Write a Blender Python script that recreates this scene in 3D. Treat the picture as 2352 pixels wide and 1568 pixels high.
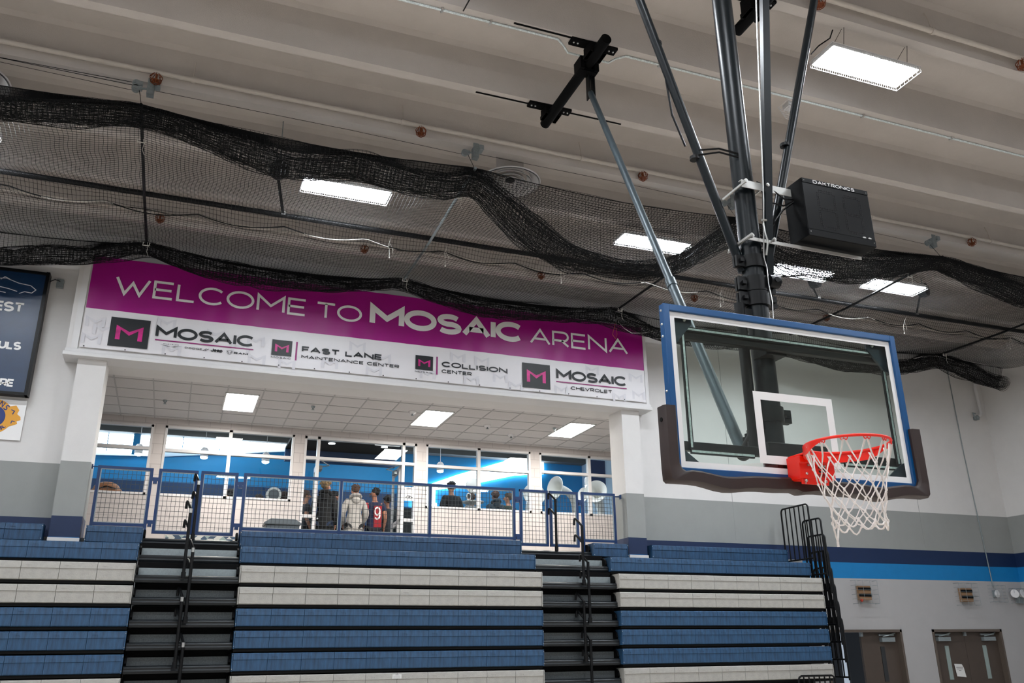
import bpy, math, random
import numpy as np
from mathutils import Vector, Matrix
random.seed(7); RNG = np.random.RandomState(7)
for o in list(bpy.data.objects): bpy.data.objects.remove(o)
SC = bpy.context.scene; COL = SC.collection
PI = math.pi; sin = math.sin; cos = math.cos; R_ = math.radians

# ------------------------------------------------------------------ camera
cam_d = bpy.data.cameras.new('camera'); cam = bpy.data.objects.new('camera', cam_d); COL.objects.link(cam)
cam_d.sensor_width = 36; cam_d.lens = 36 * 1969.15 / 2352; cam_d.clip_start = .05; cam_d.clip_end = 200
YAW, PIT, ROL = .368625863, .345057010, -.0114930247
CAM = Vector((-3.5628354, -4.2526004, 1.94903865))
_f = Vector((sin(YAW) * cos(PIT), cos(YAW) * cos(PIT), sin(PIT))); _r = Vector((cos(YAW), -sin(YAW), 0)); _u = _r.cross(_f)
_r2 = cos(ROL) * _r + sin(ROL) * _u; _u2 = -sin(ROL) * _r + cos(ROL) * _u
_M = Matrix((_r2, _u2, -_f)).transposed().to_4x4(); _M.translation = CAM; cam.matrix_world = _M
SC.camera = cam
# ------------------------------------------------------------------ world, exposure
w = bpy.data.worlds.new('world'); SC.world = w; w.use_nodes = True
w.node_tree.nodes['Background'].inputs[0].default_value = (.62, .72, .85, 1)
w.node_tree.nodes['Background'].inputs[1].default_value = .5
SC.view_settings.view_transform = 'Standard'; SC.view_settings.look = 'None'; SC.view_settings.gamma = 1
SC.view_settings.use_curve_mapping = False
SC.view_settings.exposure = 0.27
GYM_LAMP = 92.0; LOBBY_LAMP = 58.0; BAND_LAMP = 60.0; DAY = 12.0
SC.cycles.max_bounces = 8; SC.cycles.diffuse_bounces = 4; SC.cycles.glossy_bounces = 3
SC.cycles.transparent_max_bounces = 16; SC.cycles.transmission_bounces = 4
SC.cycles.sample_clamp_indirect = 6; SC.cycles.caustics_reflective = False; SC.cycles.caustics_refractive = False

# ------------------------------------------------------------------ materials
def lin(h):
    h = h.lstrip('#'); out = []
    for k in (0, 2, 4):
        c = int(h[k:k+2], 16) / 255; out.append(c / 12.92 if c <= .04045 else ((c + .055) / 1.055) ** 2.4)
    return tuple(out) + (1,)
def mat(name, col, rough=.6, metal=0, var=0.0, vscale=6, bump=0, bscale=60, spec=.5, stretch=(1, 1, 1), rot=(0, 0, 0), alpha=None, sheen=0):
    m = bpy.data.materials.new(name); m.use_nodes = True; nt = m.node_tree; b = nt.nodes['Principled BSDF']
    c = lin(col) if isinstance(col, str) else col
    b.inputs['Base Color'].default_value = c; b.inputs['Roughness'].default_value = rough
    b.inputs['Metallic'].default_value = metal; b.inputs['Specular IOR Level'].default_value = spec
    if var or bump:
        tc = nt.nodes.new('ShaderNodeTexCoord'); mp = nt.nodes.new('ShaderNodeMapping')
        mp.inputs['Scale'].default_value = stretch; mp.inputs['Rotation'].default_value = rot
        nt.links.new(tc.outputs['Object'], mp.inputs[0])
    if var:
        n = nt.nodes.new('ShaderNodeTexNoise'); n.inputs['Scale'].default_value = vscale; n.inputs['Detail'].default_value = 6
        n.inputs['Roughness'].default_value = .65
        nt.links.new(mp.outputs[0], n.inputs['Vector'])
        r = nt.nodes.new('ShaderNodeValToRGB')
        r.color_ramp.elements[0].position = .3; r.color_ramp.elements[1].position = .7
        r.color_ramp.elements[0].color = tuple(max(0, x * (1 - var)) for x in c[:3]) + (1,)
        r.color_ramp.elements[1].color = tuple(min(1, x * (1 + var)) for x in c[:3]) + (1,)
        nt.links.new(n.outputs['Fac'], r.inputs[0]); nt.links.new(r.outputs[0], b.inputs['Base Color'])
    if bump:
        n2 = nt.nodes.new('ShaderNodeTexNoise'); n2.inputs['Scale'].default_value = bscale; n2.inputs['Detail'].default_value = 3
        nt.links.new(mp.outputs[0], n2.inputs['Vector'])
        bp = nt.nodes.new('ShaderNodeBump'); bp.inputs['Strength'].default_value = bump; bp.inputs['Distance'].default_value = .01
        nt.links.new(n2.outputs['Fac'], bp.inputs['Height']); nt.links.new(bp.outputs[0], b.inputs['Normal'])
    return m
def emis(name, col, s):
    m = bpy.data.materials.new(name); m.use_nodes = True; nt = m.node_tree; nt.nodes.clear()
    e = nt.nodes.new('ShaderNodeEmission'); e.inputs[0].default_value = lin(col); e.inputs[1].default_value = s
    o = nt.nodes.new('ShaderNodeOutputMaterial'); nt.links.new(e.outputs[0], o.inputs[0]); return m
def glass(name, tint, refl=1.0, rough=.0):
    m = bpy.data.materials.new(name); m.use_nodes = True; nt = m.node_tree; nt.nodes.clear()
    t = nt.nodes.new('ShaderNodeBsdfTransparent'); t.inputs[0].default_value = lin(tint)
    g = nt.nodes.new('ShaderNodeBsdfGlossy'); g.inputs['Roughness'].default_value = rough; g.inputs[0].default_value = (.9, .95, .95, 1)
    f = nt.nodes.new('ShaderNodeFresnel'); f.inputs[0].default_value = 1.45
    k = nt.nodes.new('ShaderNodeMath'); k.operation = 'MULTIPLY'; k.inputs[1].default_value = refl
    x = nt.nodes.new('ShaderNodeMixShader'); o = nt.nodes.new('ShaderNodeOutputMaterial')
    ge = nt.nodes.new('ShaderNodeNewGeometry'); k2 = nt.nodes.new('ShaderNodeMath'); k2.operation = 'MAXIMUM'; k2.inputs[1].default_value = 0
    k3 = nt.nodes.new('ShaderNodeMath'); k3.operation = 'SUBTRACT'; k3.inputs[0].default_value = 1; nt.links.new(ge.outputs['Backfacing'], k3.inputs[1])
    nt.links.new(f.outputs[0], k.inputs[0]); nt.links.new(k.outputs[0], k2.inputs[0]); k4 = nt.nodes.new('ShaderNodeMath'); k4.operation = 'MULTIPLY'; k4.use_clamp = True
    nt.links.new(k2.outputs[0], k4.inputs[0]); nt.links.new(k3.outputs[0], k4.inputs[1]); nt.links.new(k4.outputs[0], x.inputs[0])
    nt.links.new(t.outputs[0], x.inputs[1]); nt.links.new(g.outputs[0], x.inputs[2]); nt.links.new(x.outputs[0], o.inputs[0]); return m
def block(name, c1, mortar, bw, rh, ms=.012, rough=.7, axis='XZ', off=.5):
    m = bpy.data.materials.new(name); m.use_nodes = True; nt = m.node_tree; b = nt.nodes['Principled BSDF']
    tc = nt.nodes.new('ShaderNodeTexCoord'); sp = nt.nodes.new('ShaderNodeSeparateXYZ'); cb = nt.nodes.new('ShaderNodeCombineXYZ')
    nt.links.new(tc.outputs['Object'], sp.inputs[0]); nt.links.new(sp.outputs[axis[0]], cb.inputs[0]); nt.links.new(sp.outputs[axis[1]], cb.inputs[1])
    br = nt.nodes.new('ShaderNodeTexBrick'); br.offset = off; br.inputs['Scale'].default_value = 1
    br.inputs['Brick Width'].default_value = bw; br.inputs['Row Height'].default_value = rh; br.inputs['Mortar Size'].default_value = ms
    br.inputs['Color1'].default_value = lin(c1); br.inputs['Color2'].default_value = lin(c1); br.inputs['Mortar'].default_value = lin(mortar)
    nt.links.new(cb.outputs[0], br.inputs[0]); nt.links.new(br.outputs[0], b.inputs['Base Color']); b.inputs['Roughness'].default_value = rough; return m

M = {}
M['wall'] = mat('painted_wall_white', '#d3d1cf', .75, var=.03, vscale=2.5, bump=.15, bscale=160)
M['wallgray'] = mat('painted_wall_gray', '#8f918f', .75, var=.04, vscale=2.5, bump=.15, bscale=160)
M['navy'] = mat('painted_navy', '#082349', .55, var=.05)
M['sky'] = mat('painted_light_blue', '#0874b0', .55, var=.05)
M['trim'] = mat('white_trim', '#d4d3d3', .5, var=.02)
M['concrete'] = mat('painted_concrete', '#c6c0bb', .85, var=.05, vscale=1.6, bump=.25, bscale=90)
M['pipe'] = mat('cream_pipe', '#c3bcb4', .5, var=.06, vscale=9)
M['galv'] = mat('galvanized', '#8d9698', .42, .35, var=.12, vscale=40)
M['zinc'] = mat('zinc', '#c9c9c6', .3, .9)
M['alu'] = mat('bracket_aluminium', '#b7b6b2', .4, .3)
M['riser'] = mat('riser_shaded_galvanized', '#53585a', .6, .2, var=.35, vscale=50)  # darker copy of the galvanized steel, shadow on lower risers put into the colour
M['case'] = mat('clock_black', '#040506', .5, spec=.12)
M['black'] = mat('black_steel', '#08090b', .42, .0, spec=.25)
M['blackm'] = mat('black_matt', '#050506', .7, spec=.12)
M['pole'] = mat('dark_pole', '#0d1418', .34, .0, var=.15, vscale=5, stretch=(1, 1, .2), spec=.28)
M['strut'] = mat('steel_strut', '#3a464c', .42, .3, var=.15, vscale=12)
M['rust'] = mat('rust_guard', '#7c3d18', .6, .2, var=.25, vscale=30)
M['net'] = mat('black_twine', '#060708', .6, spec=.25)
M['rope'] = mat('white_cord', '#d9d7d0', .7)
M['orange_cord'] = mat('orange_cord', '#c46a35', .7)
M['magenta'] = mat('banner_magenta', '#960078', .42, var=.07, vscale=1.4)
M['bannerw'] = mat('banner_white', '#dcdadd', .5, var=.02, vscale=2)
M['ink'] = mat('ink_black', '#15191d', .5)
M['pink'] = mat('ink_pink', '#c21a7c', .45, var=.45, vscale=5)
M['bar'] = mat('ink_magenta', '#8c1268', .5)
M['ghost'] = mat('ghost_gray', '#cfced3', .55)
M['white'] = mat('print_white', '#e8e7e6', .5)
M['bench_b'] = mat('bench_blue', '#264868', .5, var=.45, vscale=9, stretch=(3.2, 1, .45), rot=(0, R_(24), 0), bump=.2, bscale=40)
M['bench_g'] = mat('bench_gray', '#a5a39d', .55, var=.10, vscale=16, bump=.2, bscale=60)
M['deck'] = mat('bleacher_deck', '#060708', .6, spec=.15)
M['ribbed'] = mat('ribbed_nosing', '#171c20', .42, .3, var=.2, vscale=20, stretch=(.2, 1, 1))
M['infill'] = mat('infill_wire', '#3a3e40', .5, .2)
M['rail'] = mat('railing_blue', '#07305f', .38, spec=.5)
M['board'] = mat('backboard_blue', '#004a80', .3, .1, spec=.6)
M['pad'] = mat('brown_padding', '#2b1d1a', .5, var=.15, vscale=4)
M['orange'] = mat('rim_orange', '#ee1f06', .35, var=.05, spec=.5)
M['nylon'] = mat('net_white', '#e3dbd6', .75, var=.12, vscale=30)
M['glass'] = glass('backboard_glass', '#f1f7f4', 2.0)
M['pane'] = glass('window_pane', '#f2f6f7', 1.0)
M['led'] = mat('led_strip', '#d8e2e3', .28, .1, var=.3, vscale=60)
M['wood'] = mat('maple_floor', '#cabfb2', .3, var=.15, vscale=3, stretch=(1, 12, 1))
M['tile'] = mat('ceiling_tile', '#c3c0bf', .9, var=.03, vscale=60)
M['grid'] = mat('ceiling_grid_white', '#a8a6a6', .7)
M['cmu'] = block('lobby_block', '#c6bfbc', '#b4adab', .4, .2, .008)
M['frame'] = mat('window_frame_white', '#d6d4d4', .4)
M['bandblue'] = mat('band_blue', '#0083bd', .6, var=.04)
M['banddark'] = mat('band_dark_blue', '#06365f', .6, var=.04)
M['bandpale'] = mat('band_pale', '#b9cfe0', .6)
M['bandceil'] = mat('band_ceiling', '#5f605e', .9, var=.04, vscale=20)
M['doorb'] = mat('door_bronze', '#4a4039', .5, var=.06)
M['jamb'] = mat('door_frame_bronze', '#5a5048', .45)
M['dim'] = mat('dim_corridor', '#4b4b4c', .8)
M['paper'] = mat('paper', '#dcdcda', .7)
M['gym'] = emis('gym_lamp', '#f2f8ff', GYM_LAMP)
M['troffer'] = emis('troffer_panel', '#fffaf2', LOBBY_LAMP)
M['mpanel'] = emis('music_and_fill_panel', '#f4f9ff', 15.0); M['panelglow'] = emis('white_panel_added_glow', '#fdfdf8', .85)
M['pend'] = emis('pendant_lens', '#f6fbff', BAND_LAMP)
M['day'] = emis('daylight_glow', '#eaf4ff', DAY)
M['tan'] = mat('tan_plate', '#8a6a4c', .6)
M['red'] = mat('red_plastic', '#a8321e', .5)
M['navyboard'] = mat('scoreboard_navy', '#0a2c4e', .35, var=.1)
M['dig'] = mat('scoreboard_digit_panel', '#0a1216', .3)
M['gold'] = mat('sign_gold', '#d99a2b', .5)
M['signblue'] = mat('sign_blue', '#15306f', .5)
M['bin'] = mat('bin_gray', '#5d6468', .5)
M['fiberglass'] = mat('sousaphone_white', '#dedcd6', .3, var=.03)
M['leather'] = mat('bag_tan', '#a56a45', .6, var=.2, vscale=8)
M['mosA'] = mat('mosaic_green', '#9fb0aa', .5); M['mosB'] = mat('mosaic_slate', '#42566a', .5); M['mosC'] = mat('mosaic_cream', '#d8d6cd', .5)

# ------------------------------------------------------------------ mesh builder
ORG = {}
class MB:
    def __init__(s): s.v = []; s.f = []; s.mi = []; s.cur = 0
    def face(s, pts):
        k = len(s.v); s.v += [tuple(p) for p in pts]; s.f.append(tuple(range(k, k + len(pts)))); s.mi.append(s.cur)
    def mesh(s, vs, fs):
        k = len(s.v); s.v += [tuple(p) for p in vs]
        for f in fs: s.f.append(tuple(i + k for i in f)); s.mi.append(s.cur)
    def box(s, x0, x1, y0, y1, z0, z1, mx=None):
        vs = [Vector((x, y, z)) for z in (z0, z1) for y in (y0, y1) for x in (x0, x1)]
        if mx: vs = [mx @ p for p in vs]
        s.mesh(vs, [(0, 2, 3, 1), (4, 5, 7, 6), (0, 1, 5, 4), (2, 6, 7, 3), (0, 4, 6, 2), (1, 3, 7, 5)])
    def tube(s, pts, r, n=8, caps=True, closed=False):
        pts = [Vector(p) for p in pts]; N = len(pts); rr = r if hasattr(r, '__len__') else [r] * N
        vs = []; prev = None
        for i, p in enumerate(pts):
            a = pts[(i - 1) % N] if (closed or i > 0) else p; b = pts[(i + 1) % N] if (closed or i < N - 1) else p
            d = (b - a); d = d.normalized() if d.length > 1e-9 else Vector((0, 0, 1))
            if prev is None:
                q = Vector((0, 0, 1)) if abs(d.z) < .9 else Vector((1, 0, 0)); u = d.cross(q).normalized()
            else:
                u = prev - d * prev.dot(d); u = u.normalized() if u.length > 1e-6 else d.orthogonal().normalized()
            prev = u; v = d.cross(u)
            for k in range(n):
                t = 2 * PI * k / n; vs.append(p + rr[i] * (cos(t) * u + sin(t) * v))
        fs = []
        for i in range(N if closed else N - 1):
            j = (i + 1) % N
            for k in range(n): fs.append((i*n+k, i*n+(k+1) % n, j*n+(k+1) % n, j*n+k))
        if caps and not closed: fs.append(tuple(range(n))[::-1]); fs.append(tuple((N-1)*n+k for k in range(n)))
        s.mesh(vs, fs)
    def lathe(s, prof, mx=None, n=24, cap=True):     # prof: (radius, z)
        vs = []; fs = []
        for r, z in prof:
            for k in range(n):
                t = 2 * PI * k / n; vs.append(Vector((r * cos(t), r * sin(t), z)))
        if mx: vs = [mx @ p for p in vs]
        for i in range(len(prof) - 1):
            for k in range(n): fs.append((i*n+k, i*n+(k+1) % n, (i+1)*n+(k+1) % n, (i+1)*n+k))
        if cap: fs.append(tuple(range(n))[::-1]); fs.append(tuple((len(prof)-1)*n+k for k in range(n)))
        s.mesh(vs, fs)
    def ball(s, c, r, n=12, m=8):
        c = Vector(c); r = Vector(r) if hasattr(r, '__len__') else Vector((r, r, r)); vs = []; fs = []
        for i in range(m + 1):
            a = PI * i / m - PI / 2
            for k in range(n):
                t = 2 * PI * k / n; vs.append(c + Vector((r.x * cos(a) * cos(t), r.y * cos(a) * sin(t), r.z * sin(a))))
        for i in range(m):
            for k in range(n): fs.append((i*n+k, i*n+(k+1) % n, (i+1)*n+(k+1) % n, (i+1)*n+k))
        s.mesh(vs, fs)
    def prism(s, poly, a, b, axis='y', mx=None):      # polygon extruded along an axis
        if axis == 'y': g = lambda p, t: Vector((p[0], t, p[1]))
        elif axis == 'x': g = lambda p, t: Vector((t, p[0], p[1]))
        else: g = lambda p, t: Vector((p[0], p[1], t))
        n = len(poly); vs = [g(p, a) for p in poly] + [g(p, b) for p in poly]
        if mx: vs = [mx @ p for p in vs]
        s.mesh(vs, [tuple(range(n))[::-1], tuple(range(n, 2*n))] + [(i, (i+1) % n, n+(i+1) % n, n+i) for i in range(n)])
    def build(s, name, mats, parent=None, loc=None, smooth=False, bevel=0):
        if not isinstance(mats, (list, tuple)): mats = [mats]
        org = ORG[parent.name] if parent else Vector(loc or (0, 0, 0))
        me = bpy.data.meshes.new(name); me.from_pydata([tuple(Vector(p) - org) for p in s.v], [], s.f); 
        for m in mats: me.materials.append(m)
        if any(s.mi): me.polygons.foreach_set('material_index', s.mi)
        if smooth:
            me.polygons.foreach_set('use_smooth', [True] * len(me.polygons))
        me.update(); me.validate()
        o = bpy.data.objects.new(name, me); COL.objects.link(o)
        if smooth and hasattr(me, 'set_sharp_from_angle'): me.set_sharp_from_angle(angle=R_(38))
        ORG[o.name] = org
        if parent: o.parent = parent
        else: o.location = org
        if bevel:
            md = o.modifiers.new('bevel', 'BEVEL'); md.width = bevel; md.segments = 2; md.limit_method = 'ANGLE'
        return o
def tag(o, label=None, cat=None, group=None, kind=None):
    if label: o['label'] = label
    if cat: o['category'] = cat
    if group: o['group'] = group
    if kind: o['kind'] = kind
    return o
def thing(name, label, cat, loc, group=None):
    o = bpy.data.objects.new(name, None); COL.objects.link(o); o.location = loc; o.empty_display_size = .1
    ORG[o.name] = Vector(loc); return tag(o, label, cat, group)
def struct(o): o['kind'] = 'structure'; return o
def dup(root, loc, label=None, group=None, rotz=None):
    r = root.copy(); COL.objects.link(r); r.location = loc
    if rotz is not None: r.rotation_euler[2] = rotz
    if label: r['label'] = label
    if group: r['group'] = group
    def rec(src, dst):
        for ch in list(src.children):
            c = ch.copy(); COL.objects.link(c); c.parent = dst; rec(ch, c)
    rec(root, r); return r
def bx(name, m, x0, x1, y0, y1, z0, z1, parent=None, loc=None, bevel=0):
    b = MB(); b.box(x0, x1, y0, y1, z0, z1); return b.build(name, m, parent, loc, bevel=bevel)

# ------------------------------------------------------------------ drawn lettering (wide geometric strokes)
def arc(cx, cy, rx, ry, a0, a1, n=14): return [(cx + rx * cos(R_(a0 + (a1 - a0) * i / n)), cy + ry * sin(R_(a0 + (a1 - a0) * i / n))) for i in range(n + 1)]
GL = {
 'A': (1.15, [[(0, 0), (.5, 1), (1, 0)], [(.2, .33), (.8, .33)]]),
 'B': (.9, [[(0, 0), (0, 1), (.65, 1)] + arc(.68, .76, .26, .24, 90, -90, 8) + [(0, .52)], [(.66, .52)] + arc(.72, .26, .28, .26, 90, -90, 8) + [(0, 0)]]),
 'C': (1.1, [arc(.55, .5, .55, .5, 42, 318, 22)]),
 'D': (1.1, [[(0, 0), (0, 1), (.5, 1)] + arc(.5, .5, .5, .5, 80, -80, 14) + [(.5, 0), (0, 0), (0, .2)]]),
 'E': (.85, [[(1, 1), (0, 1), (0, 0), (1, 0)], [(0, .51), (.93, .51)]]),
 'F': (.8, [[(1, 1), (0, 1), (0, 0)], [(0, .47), (.9, .47)]]),
 'G': (1.15, [arc(.52, .5, .52, .5, 42, 340, 22) + [(1, .45), (.6, .45)]]),
 'H': (1.05, [[(0, 0), (0, 1)], [(1, 0), (1, 1)], [(0, .5), (1, .5)]]),
 'I': (.0, [[(0, 0), (0, 1)]]),
 'J': (.6, [[(1, 1), (1, .3)] + arc(.5, .3, .5, .3, 0, -170, 8)]),
 'K': (.95, [[(0, 0), (0, 1)], [(1, 1), (.02, .38)], [(.35, .6), (1, 0)]]),
 'L': (.78, [[(0, 1), (0, 0), (1, 0)]]),
 'M': (1.3, [[(0, 0), (0, 1), (.5, .35), (1, 1), (1, 0)]]),
 'N': (1.1, [[(0, 0), (0, 1), (1, 0), (1, 1)]]),
 'O': (1.25, [arc(.5, .5, .5, .5, 90, 452, 28)]),
 'P': (.9, [[(0, 0), (0, 1), (.65, 1)] + arc(.7, .7, .3, .3, 90, -90, 8) + [(0, .4)]]),
 'R': (.95, [[(0, 0), (0, 1), (.65, 1)] + arc(.68, .69, .3, .31, 90, -90, 8) + [(0, .38)], [(.55, .38), (1, 0)]]),
 'S': (.95, [arc(.5, .745, .46, .255, 30, 255, 12) + arc(.5, .255, .48, .255, 75, -150, 12)]),
 'T': (.95, [[(0, 1), (1, 1)], [(.5, 1), (.5, 0)]]),
 'U': (1.0, [[(0, 1), (0, .4)] + arc(.5, .4, .5, .4, 180, 360, 12) + [(1, 1)]]),
 'V': (1.1, [[(0, 1), (.5, 0), (1, 1)]]),
 'W': (1.5, [[(0, 1), (.27, 0), (.5, .72), (.73, 0), (1, 1)]]),
 'Y': (1.0, [[(0, 1), (.5, .45), (1, 1)], [(.5, .45), (.5, 0)]]),
 '9': (.7, [arc(.5, .68, .45, .32, 0, 360, 18), [(.95, .68), (.95, .35)] + arc(.5, .33, .45, .33, 0, -140, 9)]),
 'e': (.62, [[(.05, .36), (.95, .36)] + arc(.5, .34, .46, .34, 8, 320, 16)]),
 'p': (.62, [[(0, .68), (0, -.25)], arc(.45, .34, .48, .34, 160, -160, 16)]),
 '-': (.5, [[(0, .5), (1, .5)]]), '8': (.7, [arc(.5, .75, .42, .25, 90, 450, 16), arc(.5, .25, .5, .25, 90, 450, 16)]),
}
def stroke(mb, pts, t, y, flip=1):
    P = [Vector(p) for p in pts]; n = len(P)
    closed = n > 3 and (P[0] - P[-1]).length < 1e-4
    L = []; Rr = []
    for i in range(n):
        if closed and i in (0, n - 1): a, b, c = P[-2], P[0], P[1]
        else: a, b, c = P[max(i-1, 0)], P[i], P[min(i+1, n-1)]
        d1 = (b - a); d2 = (c - b)
        if d1.length < 1e-9: d1 = d2
        if d2.length < 1e-9: d2 = d1
        d1 = d1.normalized(); d2 = d2.normalized(); n1 = Vector((-d1.y, d1.x)); n2 = Vector((-d2.y, d2.x))
        m = (n1 + n2); 
        if m.length < .2: m = n1
        m.normalize(); k = min(1 / max(m.dot(n1), .25), 2.6)
        L.append(b + m * (t / 2 * k)); Rr.append(b - m * (t / 2 * k))
    for i in range(n - 1):
        mb.face([(q.x * flip, y, q.y) for q in (L[i], Rr[i], Rr[i+1], L[i+1])])
def text(mb, s, x0, x1, z0, z1, t, y, gap=.3, space=.62, slant=0):
    H = z1 - z0; adv = 0; items = []
    for ch in s:
        if ch == ' ': adv += space; continue
        wd = GL[ch][0]; items.append((ch, adv, wd)); adv += wd + gap
    tot = adv - gap; k = (x1 - x0 - t) / tot
    for ch, a, wd in items:
        for pl in GL[ch][1]:
            pp = [(x0 + t/2 + k * (a + wd * px) + slant * pz * H, z0 + t/2 + pz * (H - t)) for px, pz in pl]
            if ch == 'I':
                pass
            # trim butt caps so that pointed letters stay within the height
            stroke(mb, pp, t, y)

# ================================================================== SETTING
XL, XR, YF, YB = -15.0, 13.85, -12.0, 10.0
struct(bx('floor', M['wood'], XL, XR, YF, YB + .25, -.1, 0))
# precast double-tee ceiling: stems run along x
b = MB(); y = -11.02; ZS, ZF = 8.40, 8.98
stems = []
while y < 9.6: stems.append(y); y += 1.2585
poly = [(YF, ZF)]
for s in stems:
    poly += [(s - .06, ZF), (s - .02, ZF - .06), (s, ZS), (s + .13, ZS), (s + .15, ZF - .06), (s + .19, ZF)]
poly += [(YB + .25, ZF), (YB + .25, ZF + .12), (YF, ZF + .12)]
b.cur = 0
n = len(poly); vs = [(XL, p[0], p[1]) for p in poly] + [(XR + .2, p[0], p[1]) for p in poly]
b.mesh(vs, [(i, (i+1) % n, n+(i+1) % n, n+i) for i in range(n)])
struct(b.build('ceiling', M['concrete']))
BANDS = [(0, 3.23, 4), (3.23, 3.54, 3), (3.54, 3.84, 2), (3.84, 4.64, 1), (4.64, 8.98, 0)]
WM = [M['wall'], M['wallgray'], M['navy'], M['sky'], mat('painted_wall_lower', '#a6a5a5', .75, var=.03, vscale=2.5)]
def banded(mb, x0, x1, y0, y1, z0=0, z1=8.98):
    for a, c, k in BANDS:
        a2, c2 = max(a, z0), min(c, z1)
        if c2 > a2: mb.cur = k; mb.box(x0, x1, y0, y1, a2, c2)
b = MB()
banded(b, XL, -5.0, 10, 10.25); banded(b, 4.3, 8.37, 10, 10.25); banded(b, 8.37, 10.29, 10, 10.25, z0=2.25)
banded(b, 10.29, 11.09, 10, 10.25); banded(b, 11.09, 13.01, 10, 10.25, z0=2.25); banded(b, 13.01, XR, 10, 10.25)
b.cur = 0; b.box(-5.0, 4.3, 10, 10.25, 7.78, 8.98); b.box(-5.0, 4.3, 10, 10.25, 0, 3.30)
struct(b.build('wall_back', WM))
b = MB(); banded(b, XR, XR + .2, YF, YB + .25); struct(b.build('wall_right', WM))
b = MB(); banded(b, XL - .2, XL, YF, YB + .25); struct(b.build('wall_left', WM))
b = MB(); banded(b, XL - .2, XR + .2, YF - .2, YF); struct(b.build('wall_front', WM))
for x0, x1 in ((-5.29, -4.885), (4.05, 4.424)):
    b = MB(); banded(b, x0, x1, 9.73, 10.25, 3.3, 6.233); b.cur = 0; b.box(x0 - .005, x1 + .005, 9.70, 9.74, 3.3, 3.53)
    struct(b.build('column', WM))
b = MB(); b.box(-5.47, 4.62, 9.63, 10.0, 6.25, 7.93); b.box(-5.0, 4.3, 10.0, 10.5, 6.233, 7.78); struct(b.build('beam', M['wall'], bevel=.006))
b = MB(); b.box(-5.5, 4.65, 9.585, 10.0, 6.225, 6.285); b.box(-5.48, 4.63, 9.605, 9.64, 6.285, 6.34); struct(b.build('trim_1', M['trim'], bevel=.006))
b = MB(); b.box(4.535, 4.60, 9.61, 9.635, 6.34, 7.92); b.box(-5.40, -5.31, 9.61, 9.635, 6.34, 7.92); struct(b.build('trim_2', M['trim']))
# lobby behind the railing
struct(bx('floor_lobby', mat('lobby_floor', '#8d8b88', .4, var=.1), -8, 8, 9.93, 21.2, 3.30, 3.56))
struct(bx('ceiling_lobby', M['tile'], -8, 8, 10.5, 13.5, 6.31, 6.37))
b = MB()
k = -8.0 + .10
while k < 8: b.box(k - .012, k + .012, 10.5, 13.5, 6.304, 6.312); k += .61
y = 10.9 - .61
while y < 13.5:
    if y > 10.5: b.box(-8, 8, y - .012, y + .012, 6.304, 6.312)
    y += .61
struct(b.build('trim_3', M['grid']))
struct(bx('wall_lobby_left', M['cmu'], -8.2, -8, 10.25, 13.7, 3.56, 6.4)); struct(bx('wall_lobby_right', M['cmu'], 8, 8.2, 10.25, 13.7, 3.56, 6.4))
OPEN = [(-6.6, -4.23, 4.80, 6.17), (-4.02, -1.53, 4.80, 6.17), (-1.32, 1.06, 3.56, 6.17), (1.27, 3.71, 4.80, 6.17), (3.93, 6.42, 4.80, 6.17)]
b = MB(); xs = -8
for x0, x1, z0, z1 in OPEN:
    b.box(xs, x0, 13.5, 13.7, 3.56, 7.9); b.box(x0, x1, 13.5, 13.7, z1, 7.9)
    if z0 > 3.6: b.box(x0, x1, 13.5, 13.7, 3.56, z0)
    xs = x1
b.box(xs, 8, 13.5, 13.7, 3.56, 7.9); struct(b.build('wall_lobby', M['cmu']))
def winframe(name, x0, x1, z0, z1, mulls, rails, t=.045):
    b = MB(); ya, yb = 13.49, 13.60
    b.box(x0, x0 + t, ya, yb, z0, z1); b.box(x1 - t, x1, ya, yb, z0, z1)
    b.box(x0, x1, ya, yb, z1 - t, z1); b.box(x0, x1, ya, yb, z0, z0 + t)
    for m in mulls: b.box(m - .033, m + .033, ya, yb, z0, z1)
    for r in rails: b.box(x0, x1, ya + .004, yb, r - .03, r + .03)
    o = struct(b.build(name, M['frame'], loc=((x0 + x1) / 2, 13.55, z0))); 
    xs = [x0] + list(mulls) + [x1]
    for i in range(len(xs) - 1):
        for ra, rb in zip([z0] + list(rails), list(rails) + [z1]):
            bx('glass_pane', M['pane'], xs[i] + .03, xs[i+1] - .03, 13.545, 13.551, ra + .025, rb - .025, o)
    return o
winframe('window_1', -6.6, -4.23, 4.80, 6.17, (-5.42,), (5.70,))
winframe('window_2', -4.02, -1.53, 4.80, 6.17, (-2.785,), (5.69,))
winframe('window_3', 1.27, 3.71, 4.80, 6.17, (2.48,), (5.71,))
winframe('window_4', 3.93, 6.42, 4.80, 6.17, (5.18,), (5.74,))
# door wall of the music room: sidelights, transom, two open leaves
b = MB(); ya, yb = 13.49, 13.62
for x in (-1.32, 1.015): b.box(x, x + .045, ya, yb, 3.56, 6.17)
for x in (-1.06, .745): b.box(x, x + .06, ya, yb, 3.56, 6.17)
b.box(-1.32, 1.06, ya, yb, 6.115, 6.17); b.box(-1.32, 1.06, ya + .003, yb, 5.69, 5.75)
for xa, xb_ in ((-1.32, -1.0), (.745, 1.06)): b.box(xa, xb_, ya + .002, yb, 4.50, 4.56); b.box(xa, xb_, ya + .002, yb, 3.56, 3.66)
dw = struct(b.build('door_1', M['frame'], loc=(-.13, 13.55, 3.56)))
for xa, xb_ in ((-1.28, -1.055), (.80, 1.02)):
    for za, zb in ((3.66, 4.50), (4.56, 5.69), (5.75, 6.12)): bx('glass_pane', M['pane'], xa, xb_, 13.55, 13.556, za, zb, dw)
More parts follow.
